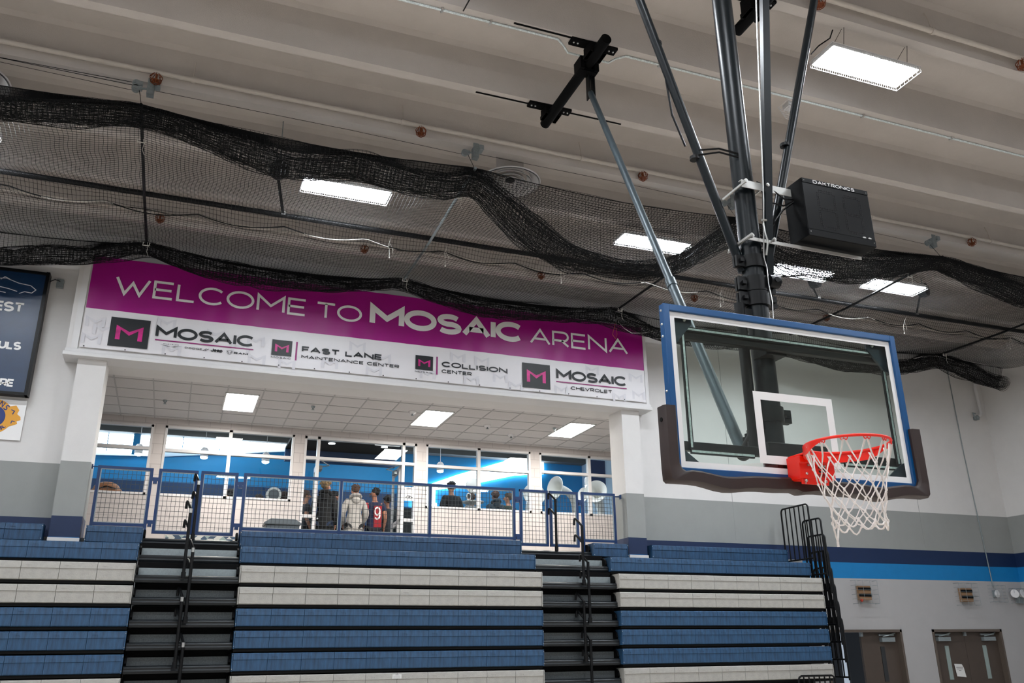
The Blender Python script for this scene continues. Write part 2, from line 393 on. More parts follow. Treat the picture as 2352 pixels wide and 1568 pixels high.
bx('glass_pane', M['pane'], -1.0, .745, 13.55, 13.556, 5.75, 6.12, dw)
for sx, hx in ((-1, -1.0), (1, .745)):
    mx = Matrix.Translation((hx, 13.64, 3.57)) @ Matrix.Rotation(R_(90 + (4 if sx < 0 else -3) * -sx * -1), 4, 'Z')
    b = MB(); W_ = .86
    for a in ((0, .11, 0, 2.12), (W_ - .11, W_, 0, 2.12), (0, W_, 2.0, 2.12), (0, W_, 0, .25), (0, W_, .88, .98)): b.box(a[0], a[1], -.022, .022, a[2], a[3], mx)
    lf = b.build('door_leaf', M['frame'], dw)
    b = MB(); b.box(.1, W_ - .1, -.003, .003, .24, 2.0, mx); b.build('glass_pane', M['pane'], lf)
    b = MB(); b.box(.15, .45, -.07 * -sx - .03, -.07 * -sx + .03, 1.98, 2.06, mx); b.tube([mx @ Vector((.3, -.1 * -sx, 2.06)), mx @ Vector((.28, .25 * sx, 2.09)), Vector((hx - sx * .05, 13.6, 5.69))], .012, 6)
    b.build('door_closer', M['galv'], lf)
    b = MB(); b.tube([mx @ Vector((.08, -.06, .95)), mx @ Vector((W_ - .08, -.06, .95))], .018, 8); b.build('push_bar', M['zinc'], lf)
# music room shell
struct(bx('wall_music_left', M['bandpale'], -8.2, -8, 13.7, 21, 3.56, 7.9)); struct(bx('wall_music_right', M['bandpale'], 8.6, 8.8, 13.7, 21, 3.56, 7.9))
struct(bx('ceiling_music', M['bandceil'], -8.2, 8.8, 13.7, 21.2, 7.78, 7.9))
struct(bx('floor_music', mat('carpet_gray', '#54565a', .95, var=.1, vscale=40), 8, 8.8, 13.7, 21.2, 3.30, 3.56))
b = MB(); b.cur = 0; b.box(-8.2, 8.8, 21, 21.2, 6.36, 7.9); b.cur = 1; b.box(-8.2, 2.4, 20.9, 21.2, 3.56, 6.36); b.cur = 0; b.box(2.4, 8.8, 21, 21.2, 3.56, 6.36); b.cur = 2; b.box(-8.2, 8.8, 20.65, 21, 7.62, 7.79)
struct(b.build('wall_music', [M['bandblue'], M['banddark'], M['bandceil']]))
b = MB(); b.prism([(-8, 6.92), (-4.2, 7.06), (-.8, 7.44), (-.8, 7.78), (-8, 7.78)], 20.93, 21.0); struct(b.build('trim_4', M['bandpale']))
def dayglow(name, polys, y, bars=()):
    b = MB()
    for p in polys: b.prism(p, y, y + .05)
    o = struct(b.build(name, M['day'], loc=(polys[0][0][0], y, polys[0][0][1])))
    if bars:
        b = MB()
        for p in bars: b.box(*p)
        b.build('mullion', M['bandblue'], o)
dayglow('window_5', [[(-8, 7.30), (-2.6, 7.31), (-2.6, 7.60), (-8, 7.57)], [(-2.6, 7.31), (-.85, 7.54), (-.85, 7.67), (-2.6, 7.62)], [(-8, 7.10), (-4.3, 7.12), (-4.3, 7.2), (-8, 7.22)]], 20.85,
     [(-8, -4.3, 20.80, 20.85, 7.215, 7.295), (-4.98, -4.80, 20.78, 20.85, 7.05, 7.7), (-5.62, -5.60, 20.8, 20.85, 7.1, 7.6), (-3.72, -3.70, 20.8, 20.85, 7.3, 7.62), (-2.74, -2.72, 20.8, 20.85, 7.3, 7.62)])
dayglow('glow_streaks', [[(2.9, 6.10), (3.6, 6.12), (3.6, 6.55), (4.5, 6.72), (6.2, 7.15), (7.2, 7.25), (7.2, 7.62), (6.0, 7.62), (4.3, 7.05), (2.9, 6.5)], [(2.9, 5.5), (3.65, 5.5), (3.65, 6.15), (2.9, 6.15)]], 20.9)  # added glowing shape imitating bright diagonal streaks on the back wall
struct(bx('wall_music_corner', M['bandpale'], 7.2, 8.6, 17.5, 17.6, 3.56, 7.4))
b = MB(); b.prism([(7.15, 6.3), (7.6, 6.3), (7.6, 7.0), (7.15, 7.0)], 17.4, 17.5); struct(b.build('trim_5', M['navy']))
# dark vestibule ceiling over the doors
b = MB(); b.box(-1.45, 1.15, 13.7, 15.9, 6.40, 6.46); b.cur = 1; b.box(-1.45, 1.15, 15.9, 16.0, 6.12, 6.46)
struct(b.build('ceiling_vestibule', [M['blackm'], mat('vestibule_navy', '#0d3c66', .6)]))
# right-hand doors
def bdoor(name, x0, x1, open_left):
    b = MB(); b.box(x0, x0 + .05, 9.985, 10.2, 0, 2.25); b.box(x1 - .05, x1, 9.985, 10.2, 0, 2.25); b.box(x0, x1, 9.985, 10.2, 2.20, 2.25)
    d = struct(b.build(name, M['jamb'], loc=((x0 + x1) / 2, 10.1, 0))); mid = (x0 + x1) / 2
    bx('floor_corridor', M['dim'], x0, x1, 10.2, 10.6, -.1, 0, d); bx('corridor_backing', M['dim'], x0 - .3, x1 + .3, 12.2, 12.25, 0, 2.6, d)
    for k, (a, c) in enumerate(((x0 + .05, mid - .003), (mid + .003, x1 - .05))):
        if open_left and k == 0: continue
        lf = bx('door_leaf', M['doorb'], a, c, 10.10, 10.15, .01, 2.2, d)
        wx = a + (c - a) * (.36 if k == 0 else .5)
        bx('lite_panel', mat('lite_gray_%s%d' % (name, k), '#8f9d9a' if k == 0 or not open_left else '#2b2e30', .15), wx, wx + .10, 10.088, 10.10, 1.28, 1.93, lf)
        b = MB(); cx = a + .12 if k == 0 else c - .45
        b.box(cx, cx + .33, 10.02, 10.10, 2.02, 2.10); b.tube([(cx + .05, 10.05, 2.12), (cx + .16, 9.99, 2.14), (cx + .38, 10.06, 2.18)], .012, 6); b.box(cx - .02, cx + .36, 10.07, 10.1, 2.13, 2.165)
        b.build('door_closer', M['galv'], lf)
        if k == 1: 
            b = MB(); b.box(a - .03, a + .03, 10.06, 10.1, 2.12, 2.2); b.build('coordinator', M['galv'], lf)
    return d
d2 = bdoor('door_2', 8.37, 10.29, True); d3 = bdoor('door_3', 11.09, 13.01, False)
b = MB(); b.prism([(11.63, 1.58), (11.83, 1.57), (11.87, 1.50), (11.90, 1.32), (11.66, 1.34), (11.65, 1.42)], 10.08, 10.085)
pp = b.build('paper_notice', M['paper'], loc=(11.75, 10.09, 1.45)); tag(pp, 'white paper notice taped across the brown double doors', 'notice')
b = MB()
for z, w0 in ((1.505, .085), (1.475, .08), (1.445, .03)):
    xx = 11.755 - w0
    while xx < 11.755 + w0: b.box(xx, xx + .012, 10.079, 10.08, z, z + .012); xx += .017
b.build('notice_lettering', M['ink'], pp)

# ================================================================== CEILING FITTINGS
def gym_lamp(name, label, loc, ay=0.0):
    t = thing(name, label, 'light', loc, 'hanging gym lamps'); x, y, z = loc
    b = MB(); b.box(x - .60, x + .60, y - .17, y + .17, z + .01, z + .019); b.build('diffuser', M['gym'], t)
    b = MB(); b.box(x - .61, x + .61, y - .18, y + .18, z + .019, z + .075); b.box(x - .16, x + .16, y - .07, y + .07, z + .075, z + .12); b.build('housing', M['trim'], t)
    b = MB()
    for yy in (-.19, .19):
        b.tube([(x - .625, y + yy, z - .012), (x + .625, y + yy, z - .012)], .004, 5); b.tube([(x - .625, y + yy, z + .06), (x + .625, y + yy, z + .06)], .004, 5)
        for i in range(41): xx = x - .62 + i * .031; b.tube([(xx, y + yy, z - .012), (xx, y + yy, z + .06)], .0022, 4)
    for xx in (-.625, .625):
        b.tube([(x + xx, y - .19, z - .012), (x + xx, y + .19, z - .012)], .004, 5); b.tube([(x + xx, y - .19, z + .06), (x + xx, y + .19, z + .06)], .004, 5)
        for i in range(7): b.tube([(x + xx, y - .19 + i * .0633, z - .012), (x + xx, y - .19 + i * .0633, z + .06)], .0022, 4)
    b.build('wire_guard', M['trim'], t)
    b = MB()
    for xx in (-.45, .45):
        for yy in (-.17, .17): b.tube([(x + xx, y + ay, ZS + .03), (x + xx, y + yy, z + .07)], .003, 5)
    b.build('hanger_cable', M['black'], t)
    return t
lamps = {(3.16, 1.88): 'white guarded lamp hanging right of the basketball pole, nearest and largest', (-1.86, 6.65): 'blazing guarded lamp behind the net, left of the round diffuser',
 (3.13, 6.66): 'blazing guarded lamp behind the net and the steel strut', (6.15, 6.78): 'guarded lamp behind the net beneath the shot clock', (8.20, 6.74): 'guarded lamp behind the net beside the rightmost winch'}
L0 = gym_lamp('gym_lamp', 'white guarded lamp hanging over the court out of shot', (-1.86, 1.88, 8.12), -.22)
L1 = gym_lamp('gym_lamp', 'guarded lamp cut off by the left edge of the picture', (-6.85, 6.67, 8.12))
for (x, y), lb in lamps.items(): dup(L0 if y < 2 else L1, (x, y, 8.12), lb)
for x in (-11.9, -6.87, -1.86, 3.15, 8.2):
    for y in (6.67, 1.88, -2.15, -7.18):
        if (x, y) == (-1.86, 1.88) or (round(x), round(y)) in {(round(a), round(c)) for a, c in lamps} or (x == -6.87 and y > 6): continue
        dup(L0 if y == 1.88 else L1, (x, y, 8.12), 'white guarded lamp hanging over the court out of shot')
# sprinkler mains with caged heads and hangers
def sprinkler(ypipe, heads, lab):
    z = ZS + .10; t = thing('sprinkler_pipe', lab, 'pipe', (0, ypipe, z), 'sprinkler pipes under the ceiling')
    b = MB(); b.tube([(XL, ypipe, z), (XR, ypipe, z)], .032, 12); b.build('pipe_run', M['pipe'], t, smooth=True)
    b = MB(); x = XL + .6
    while x < XR: b.tube([(x, ypipe, z), (x, ypipe + .03, z + .2), (x, ypipe + .06, z + .3)], .008, 6); b.tube([(x - .02, ypipe, z), (x + .02, ypipe, z)], .043, 12); x += 2.6
    b.build('hanger', M['pipe'], t, smooth=True)
    for hx in heads:
        b = MB(); b.tube([(hx, ypipe, z), (hx, ypipe, z - .09)], .014, 8); b.lathe([(.016, 0), (.045, -.004), (.045, -.008)], Matrix.Translation((hx, ypipe, z - .12)), 12)
        h = b.build('sprinkler_head', M['rust'], t, smooth=True)
        b = MB()
        for k in range(8):
            a = k * PI / 4; b.tube([(hx + .03 * cos(a), ypipe + .03 * sin(a), z - .02), (hx + .07 * cos(a), ypipe + .07 * sin(a), z - .07), (hx + .06 * cos(a), ypipe + .06 * sin(a), z - .13), (hx + .02 * cos(a), ypipe + .02 * sin(a), z - .16)], .0045, 5)
        for rr, zz in ((.07, .07), (.06, .13), (.025, .16)): b.tube([(hx + rr * cos(k * PI / 8), ypipe + rr * sin(k * PI / 8), z - zz) for k in range(16)], .0045, 5, closed=True)
        b.build('head_guard', M['rust'], h)
sprinkler(1.46, [2.2, 5.17], 'cream sprinkler pipe crossing the top right corner')
sprinkler(5.25, [-4.41, -1.15, 2.18, 5.4, 8.54], 'cream sprinkler pipe with caged heads above the net')
sprinkler(8.98, [-4.38, -1.13, 2.14, 5.4, 8.6], 'cream sprinkler pipe seen through the net above the banner')
# conduit clipped under the second stem
b = MB(); ys = stems[11] + .10
b.tube([(XL, ys, ZS - .014), (-.2, ys, ZS - .014), (-.10, ys + .06, ZS - .03), (-.02, ys + .13, ZS - .05), (.5, ys + .13, ZS - .05), (.56, ys + .06, ZS - .03), (.66, ys, ZS - .014), (XR, ys, ZS - .014)], .013, 8)
cd = b.build('electrical_conduit', M['led'], loc=(0, ys, ZS - .014), smooth=True); tag(cd, 'thin steel conduit running under the ceiling rib past the black mounting pipe', 'conduit')
b = MB()
for x in (-1.55, -1.0, 1.1, 2.6, 4.1, 5.6, 7.1): b.box(x - .012, x + .012, ys - .03, ys + .03, ZS - .032, ZS)
b.build('clip', M['zinc'], cd)
b = MB(); b.tube([(-1.40, 2.0, 8.2), (-1.36, 2.5, 8.27), (-1.33, 2.86, ZS - .01)], .008, 6)
tag(b.build('lamp_cable', M['black'], loc=(-1.36, 2.5, 8.3)), 'black power cable hanging from the conduit at the top edge', 'cable')
b = MB(); b.tube([(2.62, 1.74, ZS), (2.62, 1.80, 8.33), (2.50, 1.86, 8.24), (2.43, 1.92, 8.15)], .008, 6)
tag(b.build('lamp_cable', M['black'], loc=(2.5, 1.8, 8.3)), 'black power cable drooping to the large near lamp', 'cable')
# caged detector left of the near lamp
t = thing('caged_detector', 'small white wire-caged detector under the ceiling rib behind the right brace', 'detector', (3.05, 3.05, 8.3))
b = MB(); b.box(2.99, 3.11, 2.99, 3.11, 8.33, 8.4); b.build('detector_body', M['trim'], t)
b = MB()
for k in range(5): zz = 8.38 - k * .045; d_ = .10 - k * .014; b.tube([(3.05 - d_, 3.05 - d_, zz), (3.05 + d_, 3.05 - d_, zz), (3.05 + d_, 3.05 + d_, zz), (3.05 - d_, 3.05 + d_, zz)], .004, 5, closed=True)
for sx in (-1, 1):
    for sy in (-1, 1): b.tube([(3.05 + sx * .1, 3.05 + sy * .1, 8.4), (3.05 + sx * .044, 3.05 + sy * .044, 8.2)], .004, 5)
b.build('wire_cage', M['trim'], t)
# round air diffusers on a duct
def diffuser(loc, label):
    t = thing('air_diffuser', label, 'vent', loc, 'round ceiling air diffusers'); x, y, z = loc; mx = Matrix.Translation(loc)
    b = MB(); b.lathe([(.43, -.01), (.44, .005), (.40, .03), (.30, .075), (.295, .07), (.38, .02), (.41, -.012)], mx, 40, cap=False); b.build('outer_ring', M['trim'], t, smooth=True)
    b = MB()
    for r in (.31, .22, .14): b.lathe([(r, .0), (r + .005, .006), (r - .06, .07), (r - .068, .065), (r - .012, .0)], mx, 36, cap=False)
    b.build('cone', M['trim'], t, smooth=True)
    b = MB(); b.lathe([(.06, .02), (.07, .03), (.05, .05)], mx, 20); b.build('hub', M['black'], t, smooth=True)
    b = MB(); b.lathe([(.20, .06), (.20, ZF - z + .02)], mx, 28); b.build('neck', M['concrete'], t, smooth=True)
    return t
D0 = diffuser((.33, 5.83, 8.26), 'round white air diffuser beside the silver pole of the net'); dup(D0, (-6.42, 5.75, 8.26), 'round white air diffuser half out of the left edge')
# ================================================================== BANNER, HEADER
t = thing('welcome_banner', 'wide magenta and white WELCOME TO MOSAIC ARENA banner above the lobby opening', 'banner', (-.38, 9.61, 6.36))
X0, X1 = -5.285, 4.525
def sheet(name, m, z0, z1, yb=9.60):
    b = MB(); nx, nz = 150, 8; vs = []
    for j in range(nz + 1):
        for i in range(nx + 1):
            x = X0 + (X1 - X0) * i / nx; z = z0 + (z1 - z0) * j / nz; u = (z - 6.37) / 1.38
            dy = .004 * sin(x * 7.1 + 2.2 * u) * (1 - abs(u - .3)) + .0035 * sin(x * 15.7 - 5 * u + 1)
            vs.append((x, yb + dy, z))
    fs = [(j*(nx+1)+i, j*(nx+1)+i+1, (j+1)*(nx+1)+i+1, (j+1)*(nx+1)+i) for j in range(nz) for i in range(nx)]
    b.mesh(vs, fs); return b.build(name, m, t, smooth=True)
sheet('upper_panel', M['magenta'], 7.012, 7.90); sheet('lower_panel', M['bannerw'], 6.37, 7.012)
YT = 9.589
for a_ in (('WELCOME', -4.93, -1.95, 7.29, 7.60, .042, YT, .26), ('TO', -1.79, -1.0, 7.29, 7.59, .042, YT, .2), ('MOSAIC', -.865, 2.0, 7.275, 7.665, .098, YT, .24), ('ARENA', 2.14, 4.19, 7.29, 7.60, .042, YT, .24)):
    b = MB(); text(b, *a_); tag(b.build('headline_word', M['white'], t), 'white word ' + a_[0])
def bigm(mb, x0, x1, z0, z1, y):
    w_ = (x1 - x0); h = z1 - z0; a = .2 * w_
    P = lambda u, v: (x0 + u * w_, y, z0 + v * h)
    mb.face([P(0, 0), P(.17, 0), P(.17, .7), P(0, 1)]); mb.face([P(.83, 0), P(1, 0), P(1, 1), P(.83, .7)])
    mb.face([P(0, 1), P(.17, .7), P(.5, .32), P(.5, .58)]); mb.face([P(1, 1), P(.5, .58), P(.5, .32), P(.83, .7)])
gx = [(-5.12, 6.80), (-5.14, 6.52), (-4.72, 6.98), (-4.1, 6.9), (-3.62, 6.94), (-3.35, 6.80), (-2.72, 6.76), (-2.95, 6.62), (-3.98, 6.46), (-2.68, 6.45), (-2.2, 6.42), (-1.5, 6.93), (-1.05, 6.86), (-.6, 6.70), (-.75, 6.45), (-.2, 6.93), (.2, 6.49), (.75, 6.86), (1.2, 6.84), (1.0, 6.47), (1.55, 6.56), (1.85, 6.44), (-1.5, 6.50), (2.62, 6.93), (3.4, 6.90), (4.33, 6.84), (4.37, 6.5), (3.95, 6.42), (2.75, 6.45), (-5.0, 6.68)]
for k, (x, z) in enumerate(gx): 
    if z + .09 < 7.0: b = MB(); bigm(b, x - .14, x + .14, z - .085, z + .085, YT + .001); b.build('ghost_monogram', M['ghost'], t)
def logo(x0, x1, z0, z1):
    b = MB(); b.face([(x0, YT, z0), (x1, YT, z0), (x1, YT, z1), (x0, YT, z1)]); sq = b.build('logo_square', M['ink'], t)
    b = MB(); w_ = x1 - x0; h = z1 - z0; bigm(b, x0 + .16 * w_, x1 - .16 * w_, z0 + .24 * h, z1 - .26 * h, YT - .002); b.build('logo_monogram', M['pink'], sq)
logo(-4.905, -4.335, 6.43, 6.905); logo(-2.46, -2.135, 6.553, 6.822); logo(-.025, .292, 6.56, 6.82); logo(1.978, 2.53, 6.43, 6.90)
b = MB()
text(b, 'MOSAIC', -4.245, -2.745, 6.645, 6.84, .046, YT, gap=.26); text(b, 'MOSAIC', 2.655, 4.12, 6.645, 6.84, .046, YT, gap=.26)
text(b, 'FAST LANE', -1.975, -.615, 6.655, 6.758, .027, YT); text(b, 'MAINTENANCE CENTER', -1.975, -.31, 6.545, 6.602, .0125, YT)
text(b, 'COLLISION', .45, 1.69, 6.655, 6.755, .025, YT); text(b, 'CENTER', .45, 1.01, 6.54, 6.608, .0145, YT)
text(b, 'MOSAIC', -2.46, -2.14, 6.502, 6.532, .006, YT, gap=.4); text(b, 'MOSAIC', -.028, .29, 6.505, 6.535, .006, YT, gap=.4)
text(b, 'CHEVROLET', 2.945, 3.80, 6.475, 6.54, .0135, YT)
text(b, 'CHRYSLER', -4.11, -3.885, 6.544, 6.558, .0035, YT, gap=.8); text(b, 'DODGE', -3.79, -3.53, 6.507, 6.535, .0065, YT, gap=.4)
text(b, 'Jeep', -3.40, -3.215, 6.500, 6.560, .0165, YT, gap=.26); text(b, 'RAM', -3.045, -2.82, 6.498, 6.534, .011, YT)
for k in (0, .03): b.face([(-3.525 + k, YT, 6.50), (-3.51 + k, YT, 6.50), (-3.455 + k, YT, 6.54), (-3.47 + k, YT, 6.54)])
for s in (-1, 1):
    b.face([(-3.995, YT, 6.508), (-3.995 + s * .05, YT, 6.512), (-3.995 + s * .17, YT, 6.535), (-3.995 + s * .05, YT, 6.522)])
stroke(b, [(-3.155, 6.545), (-3.10, 6.552), (-3.045 - .02, 6.545), (-3.075, 6.50), (-3.11, 6.478), (-3.145, 6.50), (-3.155, 6.545)], .004, YT)
for s in (-1, 1): stroke(b, [(-3.11 + s * .008, 6.49), (-3.11 + s * .016, 6.52), (-3.11 + s * .03, 6.535), (-3.11 + s * .036, 6.515)], .006, YT)
b.build('logo_lettering', M['ink'], t)
for x0, x1, z0, z1 in ((-4.24, -2.745, 6.596, 6.614), (2.65, 4.115, 6.594, 6.612), (-2.075, -2.047, 6.495, 6.822), (.352, .378, 6.50, 6.83)):
    b = MB(); b.face([(x0, YT, z0), (x1, YT, z0), (x1, YT, z1), (x0, YT, z1)]); b.build('rule_line', M['bar'], t)
b = MB(); k = X0 + .06
while k < X1: b.lathe([(.011, 0), (.011, .002), (.004, .002)], Matrix.Translation((k, YT, 6.385)) @ Matrix.Rotation(R_(90), 4, 'X'), 8); k += .58
b.build('grommet', M['ink'], t)
# ================================================================== LEFT WALL: scoreboard, sign, junction box
t = thing('scoreboard', 'navy scoreboard with GUEST, FOULS and SCORE lettering cut off at the left edge', 'scoreboard', (-7.9, 9.9, 5.6))
bx('cabinet', M['navyboard'], -9.9, -5.93, 9.86, 9.98, 5.63, 7.57, t, bevel=.01)
b = MB(); b.box(-9.93, -5.90, 9.82, 9.98, 7.56, 7.60); b.box(-9.93, -5.90, 9.82, 9.98, 5.60, 5.64); b.box(-5.94, -5.89, 9.80, 9.99, 5.60, 7.60); b.build('edge_frame', M['black'], t)
b = MB()
for x in (-6.9,): b.box(x - .1, x + .42, 9.852, 9.86, 6.42, 6.85)
for x in (-6.9,): b.box(x - .1, x + .34, 9.852, 9.86, 5.87, 6.27)
b.build('digit_panel', M['dig'], t)
yy = 9.855
for a_ in (('GUEST', -6.88, -6.155, 6.90, 7.06, .034, yy, .2), ('FOULS', -6.63, -6.10, 6.30, 6.43, .03, yy, .3), ('SCORE', -6.62, -6.10, 5.72, 5.84, .028, yy, .3)):
    b = MB(); text(b, *a_); tag(b.build('scoreboard_word', M['white'], t), 'white word ' + a_[0])
b = MB()
b = MB()
for pl in ([(-6.95, 7.22), (-6.72, 7.40), (-6.48, 7.44), (-6.30, 7.38), (-6.13, 7.36), (-6.05, 7.30), (-6.10, 7.24), (-6.2, 7.25), (-6.27, 7.21)], [(-6.9, 7.16), (-6.62, 7.30), (-6.42, 7.27), (-6.3, 7.24)], [(-6.8, 7.14), (-6.6, 7.22), (-6.45, 7.2)], [(-6.55, 7.41), (-6.5, 7.46), (-6.43, 7.43)]): stroke(b, pl, .012, yy)
b.build('emblem_outline', M['ghost'], t)
t = thing('club_sign', 'white square sign with a gold and blue LIONS INTERNATIONAL crest below the scoreboard', 'sign', (-6.2, 9.98, 4.94))
bx('sign_panel', M['white'], -6.86, -5.905, 9.97, 9.985, 4.945, 5.55, t)
cx, cz, yy = -6.315, 5.28, 9.966
b = MB(); b.prism([(cx + .265 * cos(2*PI*k/40), cz + .265 * sin(2*PI*k/40)) for k in range(40)], yy, 9.97)
b.prism([(cx + .20, cz + .17), (cx + .28, cz + .19), (cx + .33, cz + .12), (cx + .31, cz + .06), (cx + .36, cz + .02), (cx + .37, cz - .03), (cx + .32, cz - .05), (cx + .335, cz - .09), (cx + .27, cz - .12), (cx + .2, cz - .15)], yy + .001, 9.97)
b.build('crest', M['gold'], t)
b = MB(); b.prism([(cx + .165 * cos(2*PI*k/32), cz + .165 * sin(2*PI*k/32)) for k in range(32)], yy - .004, yy); 
stroke(b, [(cx + .225, cz + .12), (cx + .27, cz + .10), (cx + .25, cz + .05)], .014, yy - .002); stroke(b, [(cx + .3, cz - .06), (cx + .26, cz - .05), (cx + .25, cz - .09)], .012, yy - .002)
def arctext(mb, s, r, a0, a1, h, t_, flip):
    n = len(s)
    for k, ch in enumerate(s):
        a = R_(a0 + (a1 - a0) * (k + .5) / n); wd = GL[ch][0] * h * .6
        rad = Vector((cos(a), sin(a))); tan = Vector((sin(a), -cos(a))) if not flip else Vector((-sin(a), cos(a))); up = rad if not flip else -rad
        for pl in GL[ch][1]:
            stroke(mb, [tuple(Vector((cx, cz)) + rad * r + tan * (px - .5) * wd + up * (pz - .5) * h) for px, pz in pl], t_, yy - .003)
arctext(b, 'LIONS', .215, 140, 32, .075, .015, False); arctext(b, 'INTERNATIONAL', .215, 215, 325, .05, .009, True)
b.build('crest_blue_print', M['signblue'], t)
b = MB(); text(b, 'L', cx - .06, cx + .06, cz - .08, cz + .08, .035, yy - .006); b.build('crest_letter', M['gold'], t)
t = thing('junction_box', 'small gray junction box with a black cable at the scoreboard corner', 'box', (-5.75, 9.98, 7.3))
bx('box_body', M['galv'], -5.80, -5.70, 9.93, 9.99, 7.42, 7.56, t)
b = MB(); b.tube([(-5.75, 9.93, 7.52), (-5.82, 9.90, 7.53), (-5.88, 9.90, 7.49), (-5.92, 9.92, 7.46)], .008, 6); b.build('cable', M['black'], t)
# ================================================================== BLEACHERS
PITCH = .292; ROWN = ['topmost', 'second', 'third', 'fourth', 'fifth', 'sixth', 'seventh', 'eighth']
TOPS = [3.71, 3.41] + [3.115 - PITCH * k for k in range(6)]
FRONT = [9.66, 9.04] + [8.77] * 6
SECT = {'left': (-8.62, -4.05), 'centre': (-2.685, 1.94), 'right': (3.31, 7.44)}
MODS = {}
def seat_module(kind):
    if kind in MODS: return MODS[kind]
    b = MB(); w_ = .457; g = .0025; y0 = 0
    prof = [(0.014, 0), (.0, -.012), (-.006, -.085), (.004, -.092), (.006, -.225), (.02, -.235), (.235, -.235), (.25, -.02), (.24, 0)]
    b.prism(prof, g, w_ - g, 'x')
    # moulded finger recess
    b.box(.055, .13, -.0075, .0, -.052, -.047); b.box(.125, .13, -.0075, .0, -.07, -.047)
    o = b.build('seat_module', M['bench_b' if kind == 'b' else 'bench_g'], loc=(0, 0, 0)); 
    MODS[kind] = o.data; bpy.data.objects.remove(o); return MODS[kind]
CAPM = {}
def endcap(kind):
    if kind not in CAPM:
        b = MB(); b.prism([(.0, 0), (-.01, -.02), (-.012, -.085), (-.006, -.235), (.25, -.235), (.25, -.01), (.24, 0)], 0, .012, 'x'); 
        b.cur = 1
        for z in (-.03, -.205): b.lathe([(.006, 0), (.006, .004)], Matrix.Translation((.006, -.012, z)) @ Matrix.Rotation(R_(90), 4, 'X'), 8)
        o = b.build('end_cap', [M['bench_b' if kind == 'b' else 'bench_g'], M['zinc']]); CAPM[kind] = o.data; bpy.data.objects.remove(o)
    return CAPM[kind]
def bench(row, sec, x0, x1, extra=''):
    kind = 'g' if row in (2, 3, 7) else 'b'; colr = 'gray' if kind == 'g' else 'blue'; zt = TOPS[row]; yf = FRONT[row]
    n = max(1, round((x1 - x0) / .457)); org = ((x0 + x1) / 2, yf, zt - .235)
    lab = extra or '%s molded bleacher bench, %s row from the top in the %s section' % (colr, ROWN[row], sec)
    t = thing('bleacher_bench', lab, 'bench', org, '%s bleacher benches' % colr)
    w_ = (x1 - x0 - .03) / n
    for k in range(n):
        o = bpy.data.objects.new('seat_module', seat_module(kind)); COL.objects.link(o); o.parent = t; o.location = (x0 + .015 + k * w_ - org[0], 0, .235); o.scale = (w_ / .457, 1, 1)
    for x in (x0, x1 - .015):
        o = bpy.data.objects.new('end_cap', endcap(kind)); COL.objects.link(o); o.parent = t; o.location = (x - org[0], 0, .235)
    b = MB(); b.box(x0 + .01, x1 - .01, yf + .035, yf + .26, zt - .275, zt - .236); b.box(x0 + .02, x1 - .02, yf + .2, yf + .26, zt - .287, zt - .27)
    b.build('deck_edge', M['deck'], t)
    return t
for row in range(8):
    for sec, (x0, x1) in SECT.items():
        if row == 0: continue
        bench(row, sec, x0, x1)
bench(0, 'left', -8.62, -5.36, 'blue top-row bleacher bench left of the left column, under the sign')
bench(0, 'left', -4.81, -4.04, 'short blue top-row bench between the left column and the left gate')
bench(0, 'centre', -2.665, 1.945, 'blue top-row bleacher bench under the long centre railing')
bench(0, 'right', 3.31, 3.99, 'short blue top-row bench between the right gate and the right column')
bench(0, 'right', 4.48, 7.45, 'blue top-row bleacher bench right of the right column, against the gray wall')
for sec, (x0, x1) in SECT.items():
    b = MB(); b.box(x0 + .02, x1 - .02, 9.31, 9.65, 0, 3.42)
    tag(b.build('bleacher_understructure', M['deck'], loc=((x0 + x1) / 2, 9.3, 0)), 'black steel understructure behind the %s stack of bleacher benches' % sec, 'bleacher frame')
AISLE = {'left': (-4.045, -2.69), 'right': (1.945, 3.305)}
for side, (x0, x1) in AISLE.items():
    for row in range(8):
        zt = TOPS[row]; yf = FRONT[row] + .09
        t = thing('aisle_step', 'dark ribbed aisle step%s, %s from the top in the %s aisle' % (' with galvanized riser' if row else '', ROWN[row], side), 'step', ((x0 + x1) / 2, yf, zt - .24), 'bleacher aisle steps')
        b = MB(); z0, z1 = zt - .245, zt - .145
        b.prism([(yf, z1 - .012), (yf - .012, z1 - .03), (yf - .006, z1 - .05), (yf - .012, z1 - .07), (yf, z0), (yf + .3, z0), (yf + .3, z1), (yf + .02, z1)], x0 + .004, x1 - .004, 'x')
        b.build('tread', M['ribbed'], t, smooth=False)
        if row: bx('riser', M['galv'] if row < 3 else M['riser'], x0 + .03, x1 - .03, yf + .16, yf + .165, z1, z1 + .105, t)  # lower rows take the copy with shadow in its colour
        b = MB()
        if row: b.box(x0 + .006, x1 - .006, yf + .20, yf + .22, z0, zt + .04)
        for x in (x0 + .006, x1 - .03): b.prism([(yf + .05, z1), (yf + .02, z1 + .03), (yf + .05, z1 + .10), (yf + .12, z1 + .135), (yf + .3, z1 + .135), (yf + .3, z1)], x, x + .024, 'x')
        b.build('side_plate', M['blackm'], t)
    b = MB(); b.box(x0 + .02, x1 - .02, 9.40, 9.68, 0, 3.1)
    tag(b.build('bleacher_understructure', M['blackm'], loc=((x0 + x1) / 2, 9.3, 0)), 'black framing behind the steps of the %s aisle' % side, 'bleacher frame')
